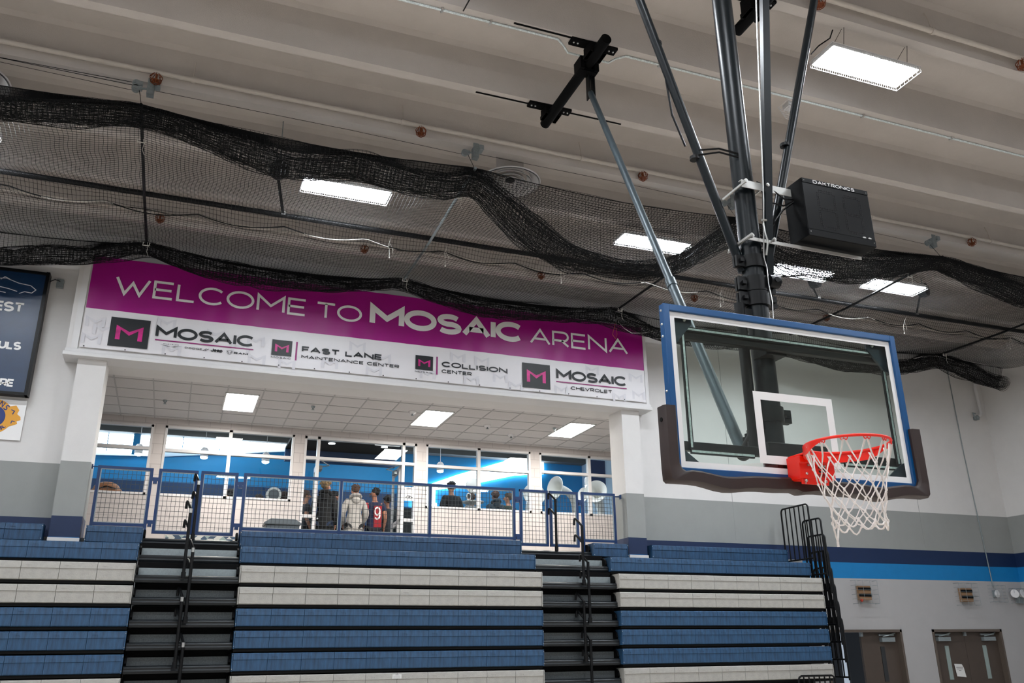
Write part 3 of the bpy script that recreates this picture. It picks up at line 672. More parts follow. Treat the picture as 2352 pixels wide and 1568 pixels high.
# aisle handrails
def handrail(x, y, ztop, zbase, label, chrome=False):
    t = thing('aisle_handrail', label, 'handrail', (x, y, zbase), 'black aisle handrails')
    b = MB(); b.tube([(x, y, zbase), (x, y, ztop - .02)], .023, 10); b.lathe([(.032, 0), (.032, .08)], Matrix.Translation((x, y, zbase - (.04 if y < 9 else 0))), 14)
    if y < 9: b.box(x - .02, x + .02, y, y + .053, zbase - .04, zbase - .01)
    b.build('post', M['black'], t, smooth=True)
    for dz, nm in ((0, 'upper_arm'), (-.27, 'lower_arm')):
        z = ztop + dz; pts = [(x, y, z - .02), (x - .004, y + .02, z + .005), (x - .045, y + .13, z + .115), (x - .055, y + .155, z + .125), (x - .062, y + .165, z + .10), (x - .065, y + .17, z + .02)]
        b = MB(); b.tube(pts, .019, 10); b.build(nm, M['black'], t, smooth=True)
    b = MB(); b.tube([(x, y, ztop - .06), (x, y, ztop - .02), (x, y, ztop + .0)], .0245, 10); b.build('chrome_collar' if chrome else 'collar', M['zinc'] if chrome else M['black'], t, smooth=True)
for k, (x, y, zt, zb) in enumerate(((2.64, 9.76, 4.46, 3.565), (2.68, 8.79, 3.88, 2.97), (2.765, 8.79, 3.29, 2.38), (2.665, 8.79, 2.68, 1.80), (2.755, 8.79, 2.09, 1.22))):
    handrail(x, y, zt, zb, 'black hooked handrail, %s from the top in the right aisle' % ROWN[k])
for k, (x, y, zt, zb) in enumerate(((-3.35, 9.76, 4.45, 3.565), (-3.43, 8.79, 3.88, 2.97), (-3.34, 8.79, 3.34, 2.38), (-3.41, 8.79, 2.68, 1.80), (-3.33, 8.79, 2.09, 1.22))):
    handrail(x, y, zt, zb, 'black handrail seen end-on, %s from the top in the left aisle' % ROWN[k], True)
# end guard rails
def guard(row):
    zt = TOPS[row] + .775; z0 = TOPS[row] - .27; x = 7.475 + .028 * row
    ya, yb = (8.95, 9.74) if row == 0 else ((8.68, 9.19) if row == 1 else (8.66, 9.14))
    t = thing('end_guard_rail', 'black barred guard rail at the right bleacher end, %s from the top' % ROWN[row], 'guard rail', (x, ya, z0), 'end guard rails')
    r = .07; pts = [(x, ya, z0), (x, ya, zt - r)] + [(x, ya + r - r * cos(a), zt - r + r * sin(a)) for a in (PI/8, PI/4, 3*PI/8)] + [(x, ya + r, zt), (x, yb - r, zt)] + [(x, yb - r + r * sin(a), zt - r + r * cos(a)) for a in (PI/8, PI/4, 3*PI/8)] + [(x, yb, zt - r), (x, yb, z0)]
    b = MB(); b.tube(pts, .017, 8); b.tube([(x, ya, z0 + .05), (x, yb, z0 + .05)], .015, 8); b.build('hoop_frame', M['black'], t, smooth=True)
    nb = 6 if row == 0 else 4
    for k in range(1, nb): yy = ya + (yb - ya) * k / nb; b = MB(); b.tube([(x, yy, z0 + .05), (x, yy, zt)], .0125, 8); b.build('baluster', M['black'], t, smooth=True)
for row in range(8): guard(row)
t = thing('front_guard_rail', 'low black barred rail in front of the lowest gray bench at the right', 'guard rail', (6.92, 8.6, .75))
xa, xb_, zt, r = 6.54, 7.30, 1.475, .06
pts = [(xa, 8.6, .75), (xa, 8.6, zt - r), (xa + .02, 8.6, zt - .02), (xa + r, 8.6, zt), (xb_ - r, 8.6, zt), (xb_ - .02, 8.6, zt - .02), (xb_, 8.6, zt - r), (xb_, 8.6, .75)]
b = MB(); b.tube(pts, .017, 8); b.box(xa - .02, xb_ + .02, 8.58, 8.80, .72, .76); b.build('hoop_frame', M['black'], t, smooth=True)
for k in range(1, 7): b = MB(); b.tube([(xa + (xb_ - xa) * k / 7, 8.6, .75), (xa + (xb_ - xa) * k / 7, 8.6, zt)], .0125, 8); b.build('baluster', M['black'], t, smooth=True)
t = thing('bench_sticker', 'small white printed sticker on the lowest gray centre bench', 'sticker', (-.36, 8.76, 1.6)); 
b = MB(); b.box(-.445, -.31, 8.7595, 8.7635, 1.575, 1.635); b.build('sticker_sheet', M['paper'], t)
b = MB(); b.box(-.40, -.355, 8.759, 8.7595, 1.622, 1.628)
for z in (1.61, 1.595, 1.583): b.box(-.43, -.33, 8.759, 8.7595, z, z + .003)
b.build('print_lines', M['bin'], t)
# ================================================================== LOBBY RAILING
YR = 9.95
def bar(mb, x0, x1, z0, z1, y=YR, d=.02): mb.box(x0, x1, y - d, y + d, z0, z1)
def infill(t, x0, x1, z0, z1):
    b = MB(); n = max(2, round((x1 - x0) / .062)); m_ = max(2, round((z1 - z0) / .074))
    for k in range(1, n): x = x0 + (x1 - x0) * k / n; b.box(x - .003, x + .003, YR - .003, YR + .002, z0, z1)
    for k in range(1, m_): z = z0 + (z1 - z0) * k / m_; b.box(x0, x1, YR - .006, YR - .002, z - .003, z + .003)
    b.build('wire_infill', M['infill'], t)
    b = MB(); s = .012
    bar(b, x0, x0 + s, z0, z1, d=.014); bar(b, x1 - s, x1, z0, z1, d=.014); bar(b, x0, x1, z0, z0 + s, d=.014); bar(b, x0, x1, z1 - s, z1, d=.014); b.build('infill_edge', M['galv'], t)
def panel(name, label, cat, x0, x1, z0, z1, mids=(), legs=True, t_=.042, grp=None):
    t = thing(name, label, cat, ((x0 + x1) / 2, YR, 3.56), grp)
    for a, c in ((x0, x0 + t_), (x1 - t_, x1)):
        b = MB(); bar(b, a, c, 3.56 if legs else z0, z1, d=.021); b.build('post', M['rail'], t)
    b = MB(); bar(b, x0, x1, z1 - t_, z1); b.build('top_rail', M['rail'], t)
    b = MB(); bar(b, x0, x1, z0, z0 + t_); b.build('bottom_rail', M['rail'], t)
    xs = [x0 + t_] 
    for m_ in mids:
        b = MB(); bar(b, m_ - .02, m_ + .02, 3.56, z1 - t_, d=.019); b.build('post', M['rail'], t); xs += [m_ - .02, m_ + .02]
    xs.append(x1 - t_)
    for k in range(0, len(xs), 2): infill(t, xs[k], xs[k+1], z0 + t_, z1 - t_)
    return t
p1 = panel('railing_panel', 'short blue mesh railing panel beside the left column', 'railing', -4.80, -4.02, 3.75, 4.64)
b = MB(); b.tube([(-4.885, YR, 4.62), (-4.79, YR, 4.62)], .008, 6); b.box(-4.885, -4.87, YR - .03, YR + .03, 4.59, 4.65); b.build('wall_bracket', M['rail'], p1)
panel('railing_panel', 'long blue mesh railing panel of three bays between the two gates', 'railing', -2.68, 1.945, 3.75, 4.645, (-1.13, .39))
p3 = panel('railing_panel', 'short blue mesh railing panel beside the right column', 'railing', 3.24, 3.925, 3.76, 4.65)
b = MB(); b.tube([(4.05, YR, 4.6), (3.92, YR, 4.6)], .012, 6); b.box(4.035, 4.05, YR - .03, YR + .03, 4.56, 4.64); b.build('wall_bracket', M['rail'], p3)
def gate(lab, x0, x1, hx, hd):
    t = panel('gate_leaf', lab, 'gate', x0, x1, 3.655, 4.64, legs=False, grp='blue mesh aisle gates')
    for z in (3.80, 4.45):
        b = MB(); a, c = sorted((hx, hx + hd)); b.box(a, c, YR - .028, YR + .028, z, z + .05); b.box(a + .012, c - .012, YR - .032, YR + .032, z - .045, z); b.build('hinge', M['rail'], t)
gate('blue mesh gate leaf hinged to the short left railing panel', -3.94, -3.365, -4.02, .08); gate('blue mesh gate leaf of the left aisle, nearer the long railing', -3.325, -2.765, -2.765, .085)
gate('blue mesh gate leaf of the right aisle, next to the long railing', 2.03, 2.575, 1.945, .085); gate('blue mesh gate leaf behind the right aisle handrail, nearer the right column', 2.605, 3.17, 3.17, .07)
# ================================================================== BASKETBALL GOAL
hoop = thing('basketball_hoop', 'glass basketball backboard with orange rim and white net on a dark ceiling-hung mast', 'basketball hoop', (0, .265, 2.9))
PY = .265
b = MB(); b.tube([(0, PY, 2.93), (0, PY, 8.16)], .0755, 28); b.build('mast', M['pole'], hoop, smooth=True)
b = MB(); b.tube([(-1.35, PY, 8.2), (1.55, PY, 8.2)], .06, 20); b.build('top_crossbar', M['black'], hoop, smooth=True)
b = MB(); b.tube([(-.07, PY + .02, 4.42), (-.74, PY + .035, 6.62), (-1.16, PY, 8.16)], .033, 16); b.build('side_brace', M['pole'], hoop, smooth=True)
b = MB(); b.tube([(.075, PY + .03, 4.26), (.98, PY + .035, 7.1), (1.30, PY, 8.16)], .033, 16); b.build('side_brace', M['pole'], hoop, smooth=True)
b = MB()
for x, z in ((-.37, 5.28), (-.61, 6.22), (.46, 5.57)):
    b = MB(); b.tube([(x, PY + .035, z - .012), (x, PY + .035, z + .012)], .037, 14); b.build('cable_tie', M['black'], hoop)
b = MB()
b.tube([(-.36, PY, 5.33), (-.2, PY - .03, 5.36), (-.06, PY - .06, 5.33)], .007, 6); b.tube([(-.36, PY, 5.29), (-.2, PY - .03, 5.33), (-.06, PY - .06, 5.3)], .007, 6)
b.build('signal_cable', M['black'], hoop); b = MB(); b.tube([(-.41, PY + .08, 5.4), (-.50, PY + .08, 5.65), (-.55, PY + .05, 5.95)], .008, 6)
b.build('signal_cable', M['black'], hoop)
# front brace bar and hoist cable
b = MB(); d = Vector((0, -.33, 2.13)).normalized()
pa, pb = Vector((.105, .245, 4.33)), Vector((.105, -.36, 8.2)); 
b.mesh([p + Vector((sx * .03, sy * .02, 0)) for p in (pa, pb) for sx, sy in ((-1, -1), (1, -1), (1, 1), (-1, 1))], [(0, 3, 2, 1), (4, 5, 6, 7)] + [(k, (k+1) % 4, 4 + (k+1) % 4, 4 + k) for k in range(4)]); b.build('front_brace', M['pole'], hoop)
b = MB(); b.tube([(.03, .17, 4.50), (.03, .10, 4.9), (.03, -.09, 6.45), (.03, -.3, 8.2)], .0055, 6); b.tube([(.03, .17, 4.5), (.045, .17, 4.42), (.035, .16, 4.3), (.04, .15, 4.15), (.03, .15, 4.02)], .004, 6)
b.tube([(.03, .13, 4.74), (.025, .12, 4.66), (.04, .12, 4.6), (.03, .14, 4.5)], .008, 6); b.tube([(.01, .12, 4.76), (.05, .12, 4.765)], .008, 6)
b.build('hoist_cable', M['zinc'], hoop)
def clampring(z, h, name, ears):
    b = MB(); b.tube([(0, PY, z - h / 2), (0, PY, z + h / 2)], .092, 24)
    for s in ears:
        for e in (.0, .022): b.box(min(s * .085, s * .15), max(s * .085, s * .15), PY - .03 + e * 1.4, PY - .02 + e * 1.4 + .01, z - h * .45, z + h * .45)
        b.box(min(s * .1, s * .13), max(s * .1, s * .13), PY - .05, PY + .04, z - .012, z + .012)
    return b.build(name, M['black'], hoop, smooth=True)
clampring(4.48, .09, 'mast_clamp', (-1,)); clampring(4.31, .11, 'mast_clamp', (-1, 1)); clampring(4.20, .10, 'mast_clamp', (-1, 1)); clampring(3.38, .10, 'mast_clamp', (1,))
b = MB(); b.tube([(.06, .19, 4.33), (.14, .19, 4.33)], .045, 16); b.tube([(.10, .14, 4.33), (.10, .26, 4.33)], .02, 10); b.build('brace_pivot', M['black'], hoop, smooth=True)
# second tube, rear strut with joint
b = MB(); b.tube([(-.147, PY, 3.16), (-.147, PY, 4.16)], .036, 16); b.tube([(-.147, PY, 3.12), (-.147, PY, 3.2)], .043, 14); b.box(-.15, 0, PY - .03, PY + .03, 4.05, 4.12); b.box(-.15, 0, PY - .03, PY + .03, 3.28, 3.34); b.build('guide_tube', M['black'], hoop, smooth=True)
S0, S1, S2 = Vector((.30, 3.16, 8.18)), Vector((.29, 3.13, 7.93)), Vector((-.17, .36, 3.14))
b = MB(); b.tube([S1, S1.lerp(S2, .66)], .035, 16); b.tube([S1.lerp(S2, .655), S1.lerp(S2, .672)], .046, 16); b.build('rear_strut', M['strut'], hoop, smooth=True)
b = MB(); b.tube([S1.lerp(S2, .66), S2], .041, 16); b.build('rear_strut_sleeve', M['strut'], hoop, smooth=True)
b = MB()
for s in (-.03, .03): b.box(.30 + s - .006, .30 + s + .006, 3.10, 3.19, 7.86, 8.2)
b.build('strut_hanger', M['black'], hoop)
b = MB(); b.ball(S2, .05, 14, 10); b.tube([S2, (-.147, PY, 3.24)], .035, 12)
for k in range(4): p = S2.lerp(Vector((-.147, PY, 3.24)), .3 + .2 * k); b.tube([p + Vector((0, 0, -.06)), p + Vector((0, 0, .07))], .018, 8)
b.build('strut_knuckle', M['black'], hoop, smooth=True)
# backboard
BW, Z0, Z1 = .9144, 2.895, 3.962
b = MB(); f_ = .042
for a in ((-BW, -BW + f_, Z0, Z1), (BW - f_, BW, Z0, Z1), (-BW + f_, BW - f_, Z0, Z0 + f_), (-BW + f_, BW - f_, Z1 - f_, Z1)): b.box(a[0], a[1], 0, .055, a[2], a[3])
fr = b.build('board_frame', M['board'], hoop, bevel=.003)
b = MB()
for z in (3.92, 3.83, 3.75, 3.40, 3.0):
    for s in (-1, 1): b.ball((s * BW, .03, z), .008, 8, 6)
b.build('frame_screw', M['zinc'], fr)
g = MB(); g.box(-BW + .04, BW - .04, .018, .030, Z0 + .04, Z1 - .04); g.build('glass_board', M['glass'], hoop)
b = MB(); t_ = .038; i0 = f_ + .002; yy = .0165
def frameline(mb, x0, x1, z0, z1, t, y):
    for a in ((x0, x0 + t, z0, z1), (x1 - t, x1, z0, z1), (x0 + t, x1 - t, z0, z0 + t), (x0 + t, x1 - t, z1 - t, z1)): mb.box(a[0], a[1], y, y + .001, a[2], a[3])
frameline(b, -BW + i0, BW - i0, Z0 + i0, Z1 - i0, t_, yy); b.build('border_line', M['white'], hoop)
b = MB(); frameline(b, -.305, .305, 3.0, 3.457, .052, yy); b.build('target_square', M['white'], hoop)
# steel and light strips behind the glass
b = MB(); b.box(-.80, .85, .075, .12, 3.775, 3.815); b.box(-.70, .78, .10, .15, 3.83, 3.865); b.box(-.86, .87, .075, .12, 3.06, 3.115); b.box(-.06, .06, .08, PY - .05, 3.0, 3.14); b.box(-.2, .26, .06, .10, 3.03, 3.15); b.box(-.08, .08, .12, PY, 3.76, 3.86)
b.box(-.15, .15, .05, .14, 2.93, 3.02)
b.build('support_frame', M['black'], hoop, bevel=.004)
for sx in (-1, 1):
    b = MB(); o = sx * (BW - .05)
    for pl in ([(o, 3.915), (o, 3.70), (o - sx * .05, 3.72), (o - sx * .17, 3.86), (o - sx * .17, 3.915)], [(o, 2.945), (o, 3.08), (o - sx * .04, 3.06), (o - sx * .17, 2.965), (o - sx * .18, 2.945)]): b.prism(pl, .045, .06)
    b.cur = 1
    for zz, xx in ((3.885, .12), (2.965, .13)): b.ball((o - sx * xx, .043, zz), .012, 10, 6)
    b.build('gusset_plate', [mat('gusset_blue_black%d' % sx, '#0d2636', .4), M['zinc']], hoop)
b = MB()
for p0, p1 in (((-.745, 3.835), (.84, 3.835)), ((-.752, 3.80), (-.752, 3.075)), ((.832, 3.80), (.832, 3.075)), ((-.755, 3.052), (-.31, 3.052)), ((.387, 3.045), (.85, 3.045))):
    q0, q1 = Vector((p0[0], .062, p0[1])), Vector((p1[0], .062, p1[1])); dd = (q1 - q0).normalized(); nn = Vector((-dd.z, 0, dd.x)) * .011
    b.cur = 0; b.box(min(q0.x, q1.x) - abs(nn.x) - .004, max(q0.x, q1.x) + abs(nn.x) + .004, .060, .074, min(q0.z, q1.z) - abs(nn.z) - .004, max(q0.z, q1.z) + abs(nn.z) + .004)
    b.cur = 1; b.box(min(q0.x, q1.x) - abs(nn.x) * .6, max(q0.x, q1.x) + abs(nn.x) * .6, .057, .061, min(q0.z, q1.z) - abs(nn.z) * .6, max(q0.z, q1.z) + abs(nn.z) * .6)
b.build('led_strip', [M['black'], M['led']], hoop)
# foam padding, with the wavy sagging lip of the photo
def padshape(sx, xin):
    b = MB(); pts_o = []; pts_i = []
    xo, zo = .975, 2.845
    rows = []
    ax = [(xo - .0, 3.298, BW - .022, 3.298)] + [(xo, 3.1, BW - .02, 3.1), (xo, 2.93, BW - .02, 2.955)]
    ax += [(xo - .004, 2.86, BW - .035, 2.925), (xo - .02, zo, BW - .06, 2.912)]
    k = BW - .1
    while k > xin: 
        wv = .012 * sin(k * 9) + .006 * sin(k * 17 + 1); ax.append((k, zo - .012 + wv - .012 * (1 - k), k, 2.908 + wv * .8)); k -= .06
    ax.append((xin, zo - .025, xin, 2.905))
    n = len(ax); vs = []
    for a in ax:
        o, i = Vector((a[0] * sx, 0, a[1])), Vector((a[2] * sx, 0, a[3])); m1 = o.lerp(i, .12); m2 = o.lerp(i, .85)
        for p, y in ((o, .055), (o, -.012), (m1, -.03), (m2, -.03), (i, -.018), (i, -.001), (i, .0), (o.lerp(i, .5), .062)): vs.append((p.x, y, p.z))
    fs = [(q*8+j, q*8+(j+1) % 8, (q+1)*8+(j+1) % 8, (q+1)*8+j) for q in range(n - 1) for j in range(8)] + [tuple(range(8))[::-1], tuple((n-1)*8+j for j in range(8))]
    b.mesh(vs, fs); o = b.build('edge_padding', M['pad'], hoop, smooth=True); return o
padL = padshape(-1, .05); padR = padshape(1, -.05)
b = MB(); mx = Matrix.Translation((-.9775, .015, 3.215)) @ Matrix.Rotation(R_(90), 4, 'Y'); b.lathe([(.014, -.002), (.014, .002)], mx, 12); b.build('grip_hole', M['blackm'], padL)
# rim bracket, rim, flange, hooks
RC = Vector((0, -.392, 3.048)); RR = .2375
b = MB()
b.prism([(0, 3.035), (-.125, 3.028), (-.125, 2.99), (-.115, 2.985), (-.115, 2.895), (0, 2.895)], -.125, .135, 'x')
b.prism([(0, 3.045), (-.155, 3.045), (-.155, 3.032), (0, 3.032)], -.115, .115, 'x')
b.box(-.115, .085, -.11, -.10, 2.862, 2.90); b.box(-.115, .085, -.1, 0, 2.89, 2.90)
br = b.build('rim_bracket', M['orange'], hoop, bevel=.003)
b = MB()
for x, z in ((-.06, 2.978), (-.08, 2.925), (.06, 2.978)): b.lathe([(.008, 0), (.008, .006), (.004, .008)], Matrix.Translation((x, -.115, z)) @ Matrix.Rotation(R_(90), 4, 'X'), 8)
for x in (-.09, .055): b.lathe([(.009, 0), (.009, .012), (.005, .014)], Matrix.Translation((x, -.11, 2.882)) @ Matrix.Rotation(R_(90), 4, 'X'), 8); b.box(x - .004, x + .004, -.112, -.1105, 2.864, 2.875)
b.build('bracket_bolt', M['zinc'], br)
b = MB(); yy = -.1163
for z, a, c in ((2.972, .012, .062), (2.957, .025, .062), (2.94, .012, .062)): b.box(a, c, yy - .0005, yy, z - .004, z + .004)
b.box(.054, .062, yy - .0005, yy, 2.94, 2.972); b.box(.012, .02, yy - .0005, yy, 2.96, 2.972); b.box(.012, .02, yy - .0005, yy, 2.94, 2.95)
text(b, 'GARED', .006, .066, 2.917, 2.928, .0026, yy - .0004); b.box(.006, .066, yy - .0005, yy, 2.909, 2.912)
b.build('bracket_logo', M['ink'], br)
b = MB(); b.tube([RC + Vector((RR * cos(2*PI*k/48), RR * sin(2*PI*k/48), 0)) for k in range(48)], .0085, 12, closed=True); rim = b.build('rim', M['orange'], hoop, smooth=True)
b = MB(); vs = []; N = 40
for k in range(N + 1):
    a = R_(-14 + 208 * k / N); e = min(1, min(k, N - k) / 6); h = .012 + .043 * e; rr = RR + .004
    for r_, z in ((rr, 3.046), (rr + .004, 3.046), (rr + .004, 3.046 - h), (rr, 3.046 - h)): vs.append((RC.x + r_ * cos(a), RC.y + r_ * sin(a), z))
b.mesh(vs, [(q*4+j, q*4+(j+1) % 4, (q+1)*4+(j+1) % 4, (q+1)*4+j) for q in range(N) for j in range(4)])
b.box(-.09, .09, RC.y + RR - .01, -.12, 2.99, 3.046); b.build('rim_flange', M['orange'], hoop, smooth=True)
b = MB(); NH = 12; hooks = []
for k in range(NH):
    a = 2 * PI * (k + .5) / NH; hooks.append(a); pts = []
    for q in range(9):
        aa = a + (q - 4) * .022; z = -.006 - (.018 if q in (2, 6) else (.004 if q == 4 else (.012 if q in (1, 3, 5, 7) else 0))); pts.append(RC + Vector(((RR + .0) * cos(aa), RR * sin(aa), z)))
    b.tube(pts, .003, 6)
b.build('net_hook', M['orange'], rim)
# rope net
b = MB(); kb = MB(); lv = [(.232, -.02), (.205, -.14), (.185, -.215), (.166, -.285), (.152, -.35), (.146, -.405), (.142, -.45)]
def nd(i, k):
    r, z = lv[i]; a = 2 * PI * (k + (.5 if i % 2 == 0 else 0)) / NH; r2 = random.Random(i * 31 + k % NH)
    j = .008 if i > 1 else .002
    return RC + Vector((r * cos(a) + r2.uniform(-j, j) + .02 * (i / 6), r * sin(a) + r2.uniform(-j, j), z + r2.uniform(-j, j)))
for i in range(0, 6):
    for k in range(NH):
        p = nd(i, k)
        for dk in ((0, 1) if i % 2 == 0 else (0, -1)):
            q = nd(i + 1, k + dk); off = Vector((.006 if dk else -.006, 0, 0)) if i == 0 else Vector((0, 0, 0))
            mid = p.lerp(q, .5) + Vector((cos(k), sin(k), 0)) * .004 + Vector((0, 0, -.006))
            b.tube([p + off, mid, q], .0036 if i else .003, 6)
            if i == 0: b.tube([p + off * 2.2, mid + off * .8, q], .003, 6)
        if i: kb.ball(p, (.0075, .0075, .010), 7, 5)
for k in range(NH):
    p, q = nd(6, k), nd(6, k + 1); sag = (.02, .045, .03, .09, .03, .02, .035, .05, .02, .03, .04, .025)[k]; m_ = p.lerp(q, .5) + Vector((0, 0, -sag))
    b.tube([p, p.lerp(m_, .6) + Vector((0, 0, -.008)), m_, q.lerp(m_, .6) + Vector((0, 0, -.008)), q], .0052, 6); kb.ball(p, (.009, .009, .013), 7, 5)
    if k == 3: b.tube([m_, m_ + Vector((0, 0, -.03))], .007, 6)
b.mesh(kb.v, kb.f); b.build('rope_net', M['nylon'], hoop, smooth=True)
# ================================================================== SHOT CLOCK
t = thing('shot_clock', 'black box shot clock lettered DAKTRONICS, bracketed to the mast', 'shot clock', (.62, .14, 4.63))
CX0, CX1, CZ0, CZ1, CY = .325, .925, 4.655, 5.115, .03
bx('case', M['case'], CX0, CX1, CY, CY + .20, CZ0, CZ1, t, bevel=.004)
bx('face_strip', M['case'], CX0 + .004, CX1 - .004, CY - .004, CY, CZ1 - .035, CZ1 - .002, t); bx('face_strip', M['case'], CX0 + .004, CX1 - .004, CY - .004, CY, CZ0 + .002, CZ0 + .05, t)
b = MB(); b.box(CX0 + .006, CX1 - .006, CY - .0015, CY, CZ0 + .055, CZ1 - .04); fp = b.build('face_panel', mat('clock_face', '#06080a', .3, spec=.2), t)
b = MB(); text(b, 'DAKTRONICS', CX0 + .10, CX0 + .475, CZ1 - .031, CZ1 - .005, .0048, CY - .0046, gap=.32); b.build('maker_lettering', M['white'], t)
b = MB()
for ox in (CX0 + .13, CX0 + .36):
    w_, h = .145, .29; z0 = CZ0 + .085
    segs = [((0, 0), (1, 0)), ((0, .5), (1, .5)), ((0, 1), (1, 1)), ((0, 0), (0, .5)), ((0, .5), (0, 1)), ((1, 0), (1, .5)), ((1, .5), (1, 1))]
    for (u0, v0), (u1, v1) in segs:
        for q in range(1, 10):
            for e in (-.007, .007):
                u = u0 + (u1 - u0) * q / 10; v = v0 + (v1 - v0) * q / 10; b.box(ox + u * w_ + (e if u0 == u1 else 0) - .0022, ox + u * w_ + (e if u0 == u1 else 0) + .0022, CY - .004, CY - .0012, z0 + v * h + (e if v0 == v1 else 0) - .0022, z0 + v * h + (e if v0 == v1 else 0) + .0022)
b.build('segment_dots', mat('unlit_led', '#1d1719', .3), t)
b = MB()
for x in (CX1 - .10, CX1 - .05): b.ball((x, CY - .002, CZ0 + .062), (.017, .003, .007), 10, 6)
b.build('maker_badge', M['zinc'], t)
b = MB()
for x in (CX0 + .02, CX1 - .02):
    for z in (CZ0 + .03, CZ1 - .02): b.ball((x, CY - .004, z), .004, 6, 4)
b.build('screw', M['zinc'], t)
for z0, z1, xe in ((5.02, 5.08, .33), (4.605, 4.63, .89)):
    b = MB(); b.box(-.10, xe, .15, .156, z0, z1); b.box(-.10, xe, .156, .185, z1 - .005, z1)
    b.box(-.105, -.095, .10, .38, z0 + .012, z0 + .028)
    b.build('mounting_bracket', M['alu'], t)
for z in (5.05, 4.618):
    for x in (-.092, .092): b = MB(); b.tube([(x, .10, z), (x, .40, z)], .007, 8); b.tube([(x, .105, z), (x, .125, z)], .014, 8); b.build('threaded_rod', M['zinc'], t, smooth=True)
b = MB(); b.tube([(.07, .2, 5.12), (.15, .16, 5.06), (.25, .14, 4.98), (.33, .14, 4.99)], .006, 6); b.tube([(.08, .2, 5.08), (.18, .2, 4.97), (.27, .18, 4.95), (.33, .14, 4.98)], .006, 6); b.tube([(.33, .14, 4.97), (.24, .16, 4.9), (.16, .2, 4.78), (.13, .26, 4.72)], .008, 6); b.build('power_cable', M['black'], t, smooth=True)
# ================================================================== CEILING MOUNTING PIPES
def mount(x, y0, y1, z, ys, label):
    t = thing('mounting_pipe', label, 'mounting pipe', (x, (y0 + y1) / 2, z), 'black mounting pipes')
    b = MB(); b.tube([(x, y0, z), (x, y1, z)], .062, 20); b.build('pipe', M['blackm'], t, smooth=True)
    for s in ys:
        b = MB(); b.box(x - .30, x + .27, s - .05, s + .06, ZS - .035, ZS - .002); b.box(x - .10, x + .10, s - .075, s + .085, z - .03, ZS - .03)
        for e in (-.085, .085): b.box(x + e - .02, x + e + .02, s - .09, s + .10, z - .03, z + .02)
        c = b.build('clamp', M['blackm'], t)
        for e in (-.26, -.21, .18, .23): b = MB(); b.ball((x + e, s, ZS - .037), .012, 8, 5); b.build('bolt_head', M['zinc'], c)
    return t
m1 = mount(.24, 2.60, 4.34, 8.27, (stems[11] + .06, stems[12] + .06), 'black ceiling mounting pipe left of the mast holding the rear strut')
b = MB()
for e in (-.09, .09): b.box(.24 + e - .025, .24 + e + .025, 3.02, 3.2, 8.17, 8.33)
b.box(.13, .35, 3.05, 3.17, 8.16, 8.2); b.build('strut_clamp', M['blackm'], m1)
mount(1.47, -1.3, 1.93, 8.2, (stems[10] + .06, stems[9] + .06), 'black ceiling mounting pipe cut by the top edge right of the mast')
for x0, x1, yy, lb in ((-.75, -.06, stems[11] + .035, 'dark anchor strip left of the upper clamp of the left mounting pipe'), (.5, 1.25, stems[12] + .09, 'dark anchor strip right of the lower clamp of the left mounting pipe'), (-.75, -.06, stems[12] + .085, 'dark anchor strip left of the lower clamp of the left mounting pipe')):
    tag(bx('anchor_strip', M['blackm'], x0, x1, yy - .012, yy + .006, ZS - .012, ZS - .001, loc=((x0 + x1) / 2, yy, ZS)), lb, 'strip')
# ================================================================== BATTING CAGE NET
def net_object(name, P, r, m, parent, every=1):
    """P: grid (nx, nv, 3) of knots; both string families become thin three-sided cords in one mesh."""
    org = np.array(ORG[parent.name]); allv = []; allf = []; base = 0
    for S, ref in ((P.transpose(1, 0, 2), (0, .3, 1)), (P, (1, .1, .2))):
        S = S[::every] if ref[0] == 1 else S
        T = np.gradient(S, axis=1); T /= np.linalg.norm(T, axis=2, keepdims=True) + 1e-9
        U = np.cross(T, np.array(ref, float)); U /= np.linalg.norm(U, axis=2, keepdims=True) + 1e-9; V = np.cross(T, U)
        ns, n = S.shape[:2]; ring = [S + r * (math.cos(a) * U + math.sin(a) * V) for a in (0, 2*PI/3, 4*PI/3)]
        v = np.stack(ring, 2).reshape(-1, 3); idx = np.arange(ns * n * 3).reshape(ns, n, 3) + base
        for k in range(3):
            k2 = (k + 1) % 3; allf.append(np.stack([idx[:, :-1, k], idx[:, :-1, k2], idx[:, 1:, k2], idx[:, 1:, k]], -1).reshape(-1, 4))
        allv.append(v); base += len(v)
    v = np.concatenate(allv) - org; f = np.concatenate(allf)
    me = bpy.data.meshes.new(name); me.vertices.add(len(v)); me.vertices.foreach_set('co', v.astype(np.float32).ravel())
    me.loops.add(f.size); me.loops.foreach_set('vertex_index', f.astype(np.int32).ravel()); me.polygons.add(len(f))
    me.polygons.foreach_set('loop_start', np.arange(0, f.size, 4, dtype=np.int32)); me.polygons.foreach_set('use_smooth', np.ones(len(f), bool))
    me.update(calc_edges=True); me.materials.append(m)
    o = bpy.data.objects.new(name, me); COL.objects.link(o); o.parent = parent; ORG[o.name] = Vector(org); return o
cage = thing('batting_cage_net', 'black batting cage net folded up under the ceiling across the whole picture', 'net', (2.4, 7.43, 7.95))
SPX = np.array([-8.57, -4.52, -.41, 3.72, 7.72, 11.7, 15.8]); XA, XB = -8.9, 13.6; YN, YP, YFR = 5.20, 7.43, 9.10
xs = np.arange(XA, XB, .05)
def bayu(x): k = np.clip(np.searchsorted(SPX, x) - 1, 0, len(SPX) - 2); return k, np.clip((x - SPX[k]) / (SPX[k+1] - SPX[k]), 0, 1)
def wob(x, s, f=1.0): return np.sin(x * 1.13 * f + s) * .5 + np.sin(x * 2.71 * f + 2.1 * s) * .3 + np.sin(x * 5.3 * f + 3.7 * s) * .2
kb_, ub = bayu(xs); par = 4 * ub * (1 - ub)
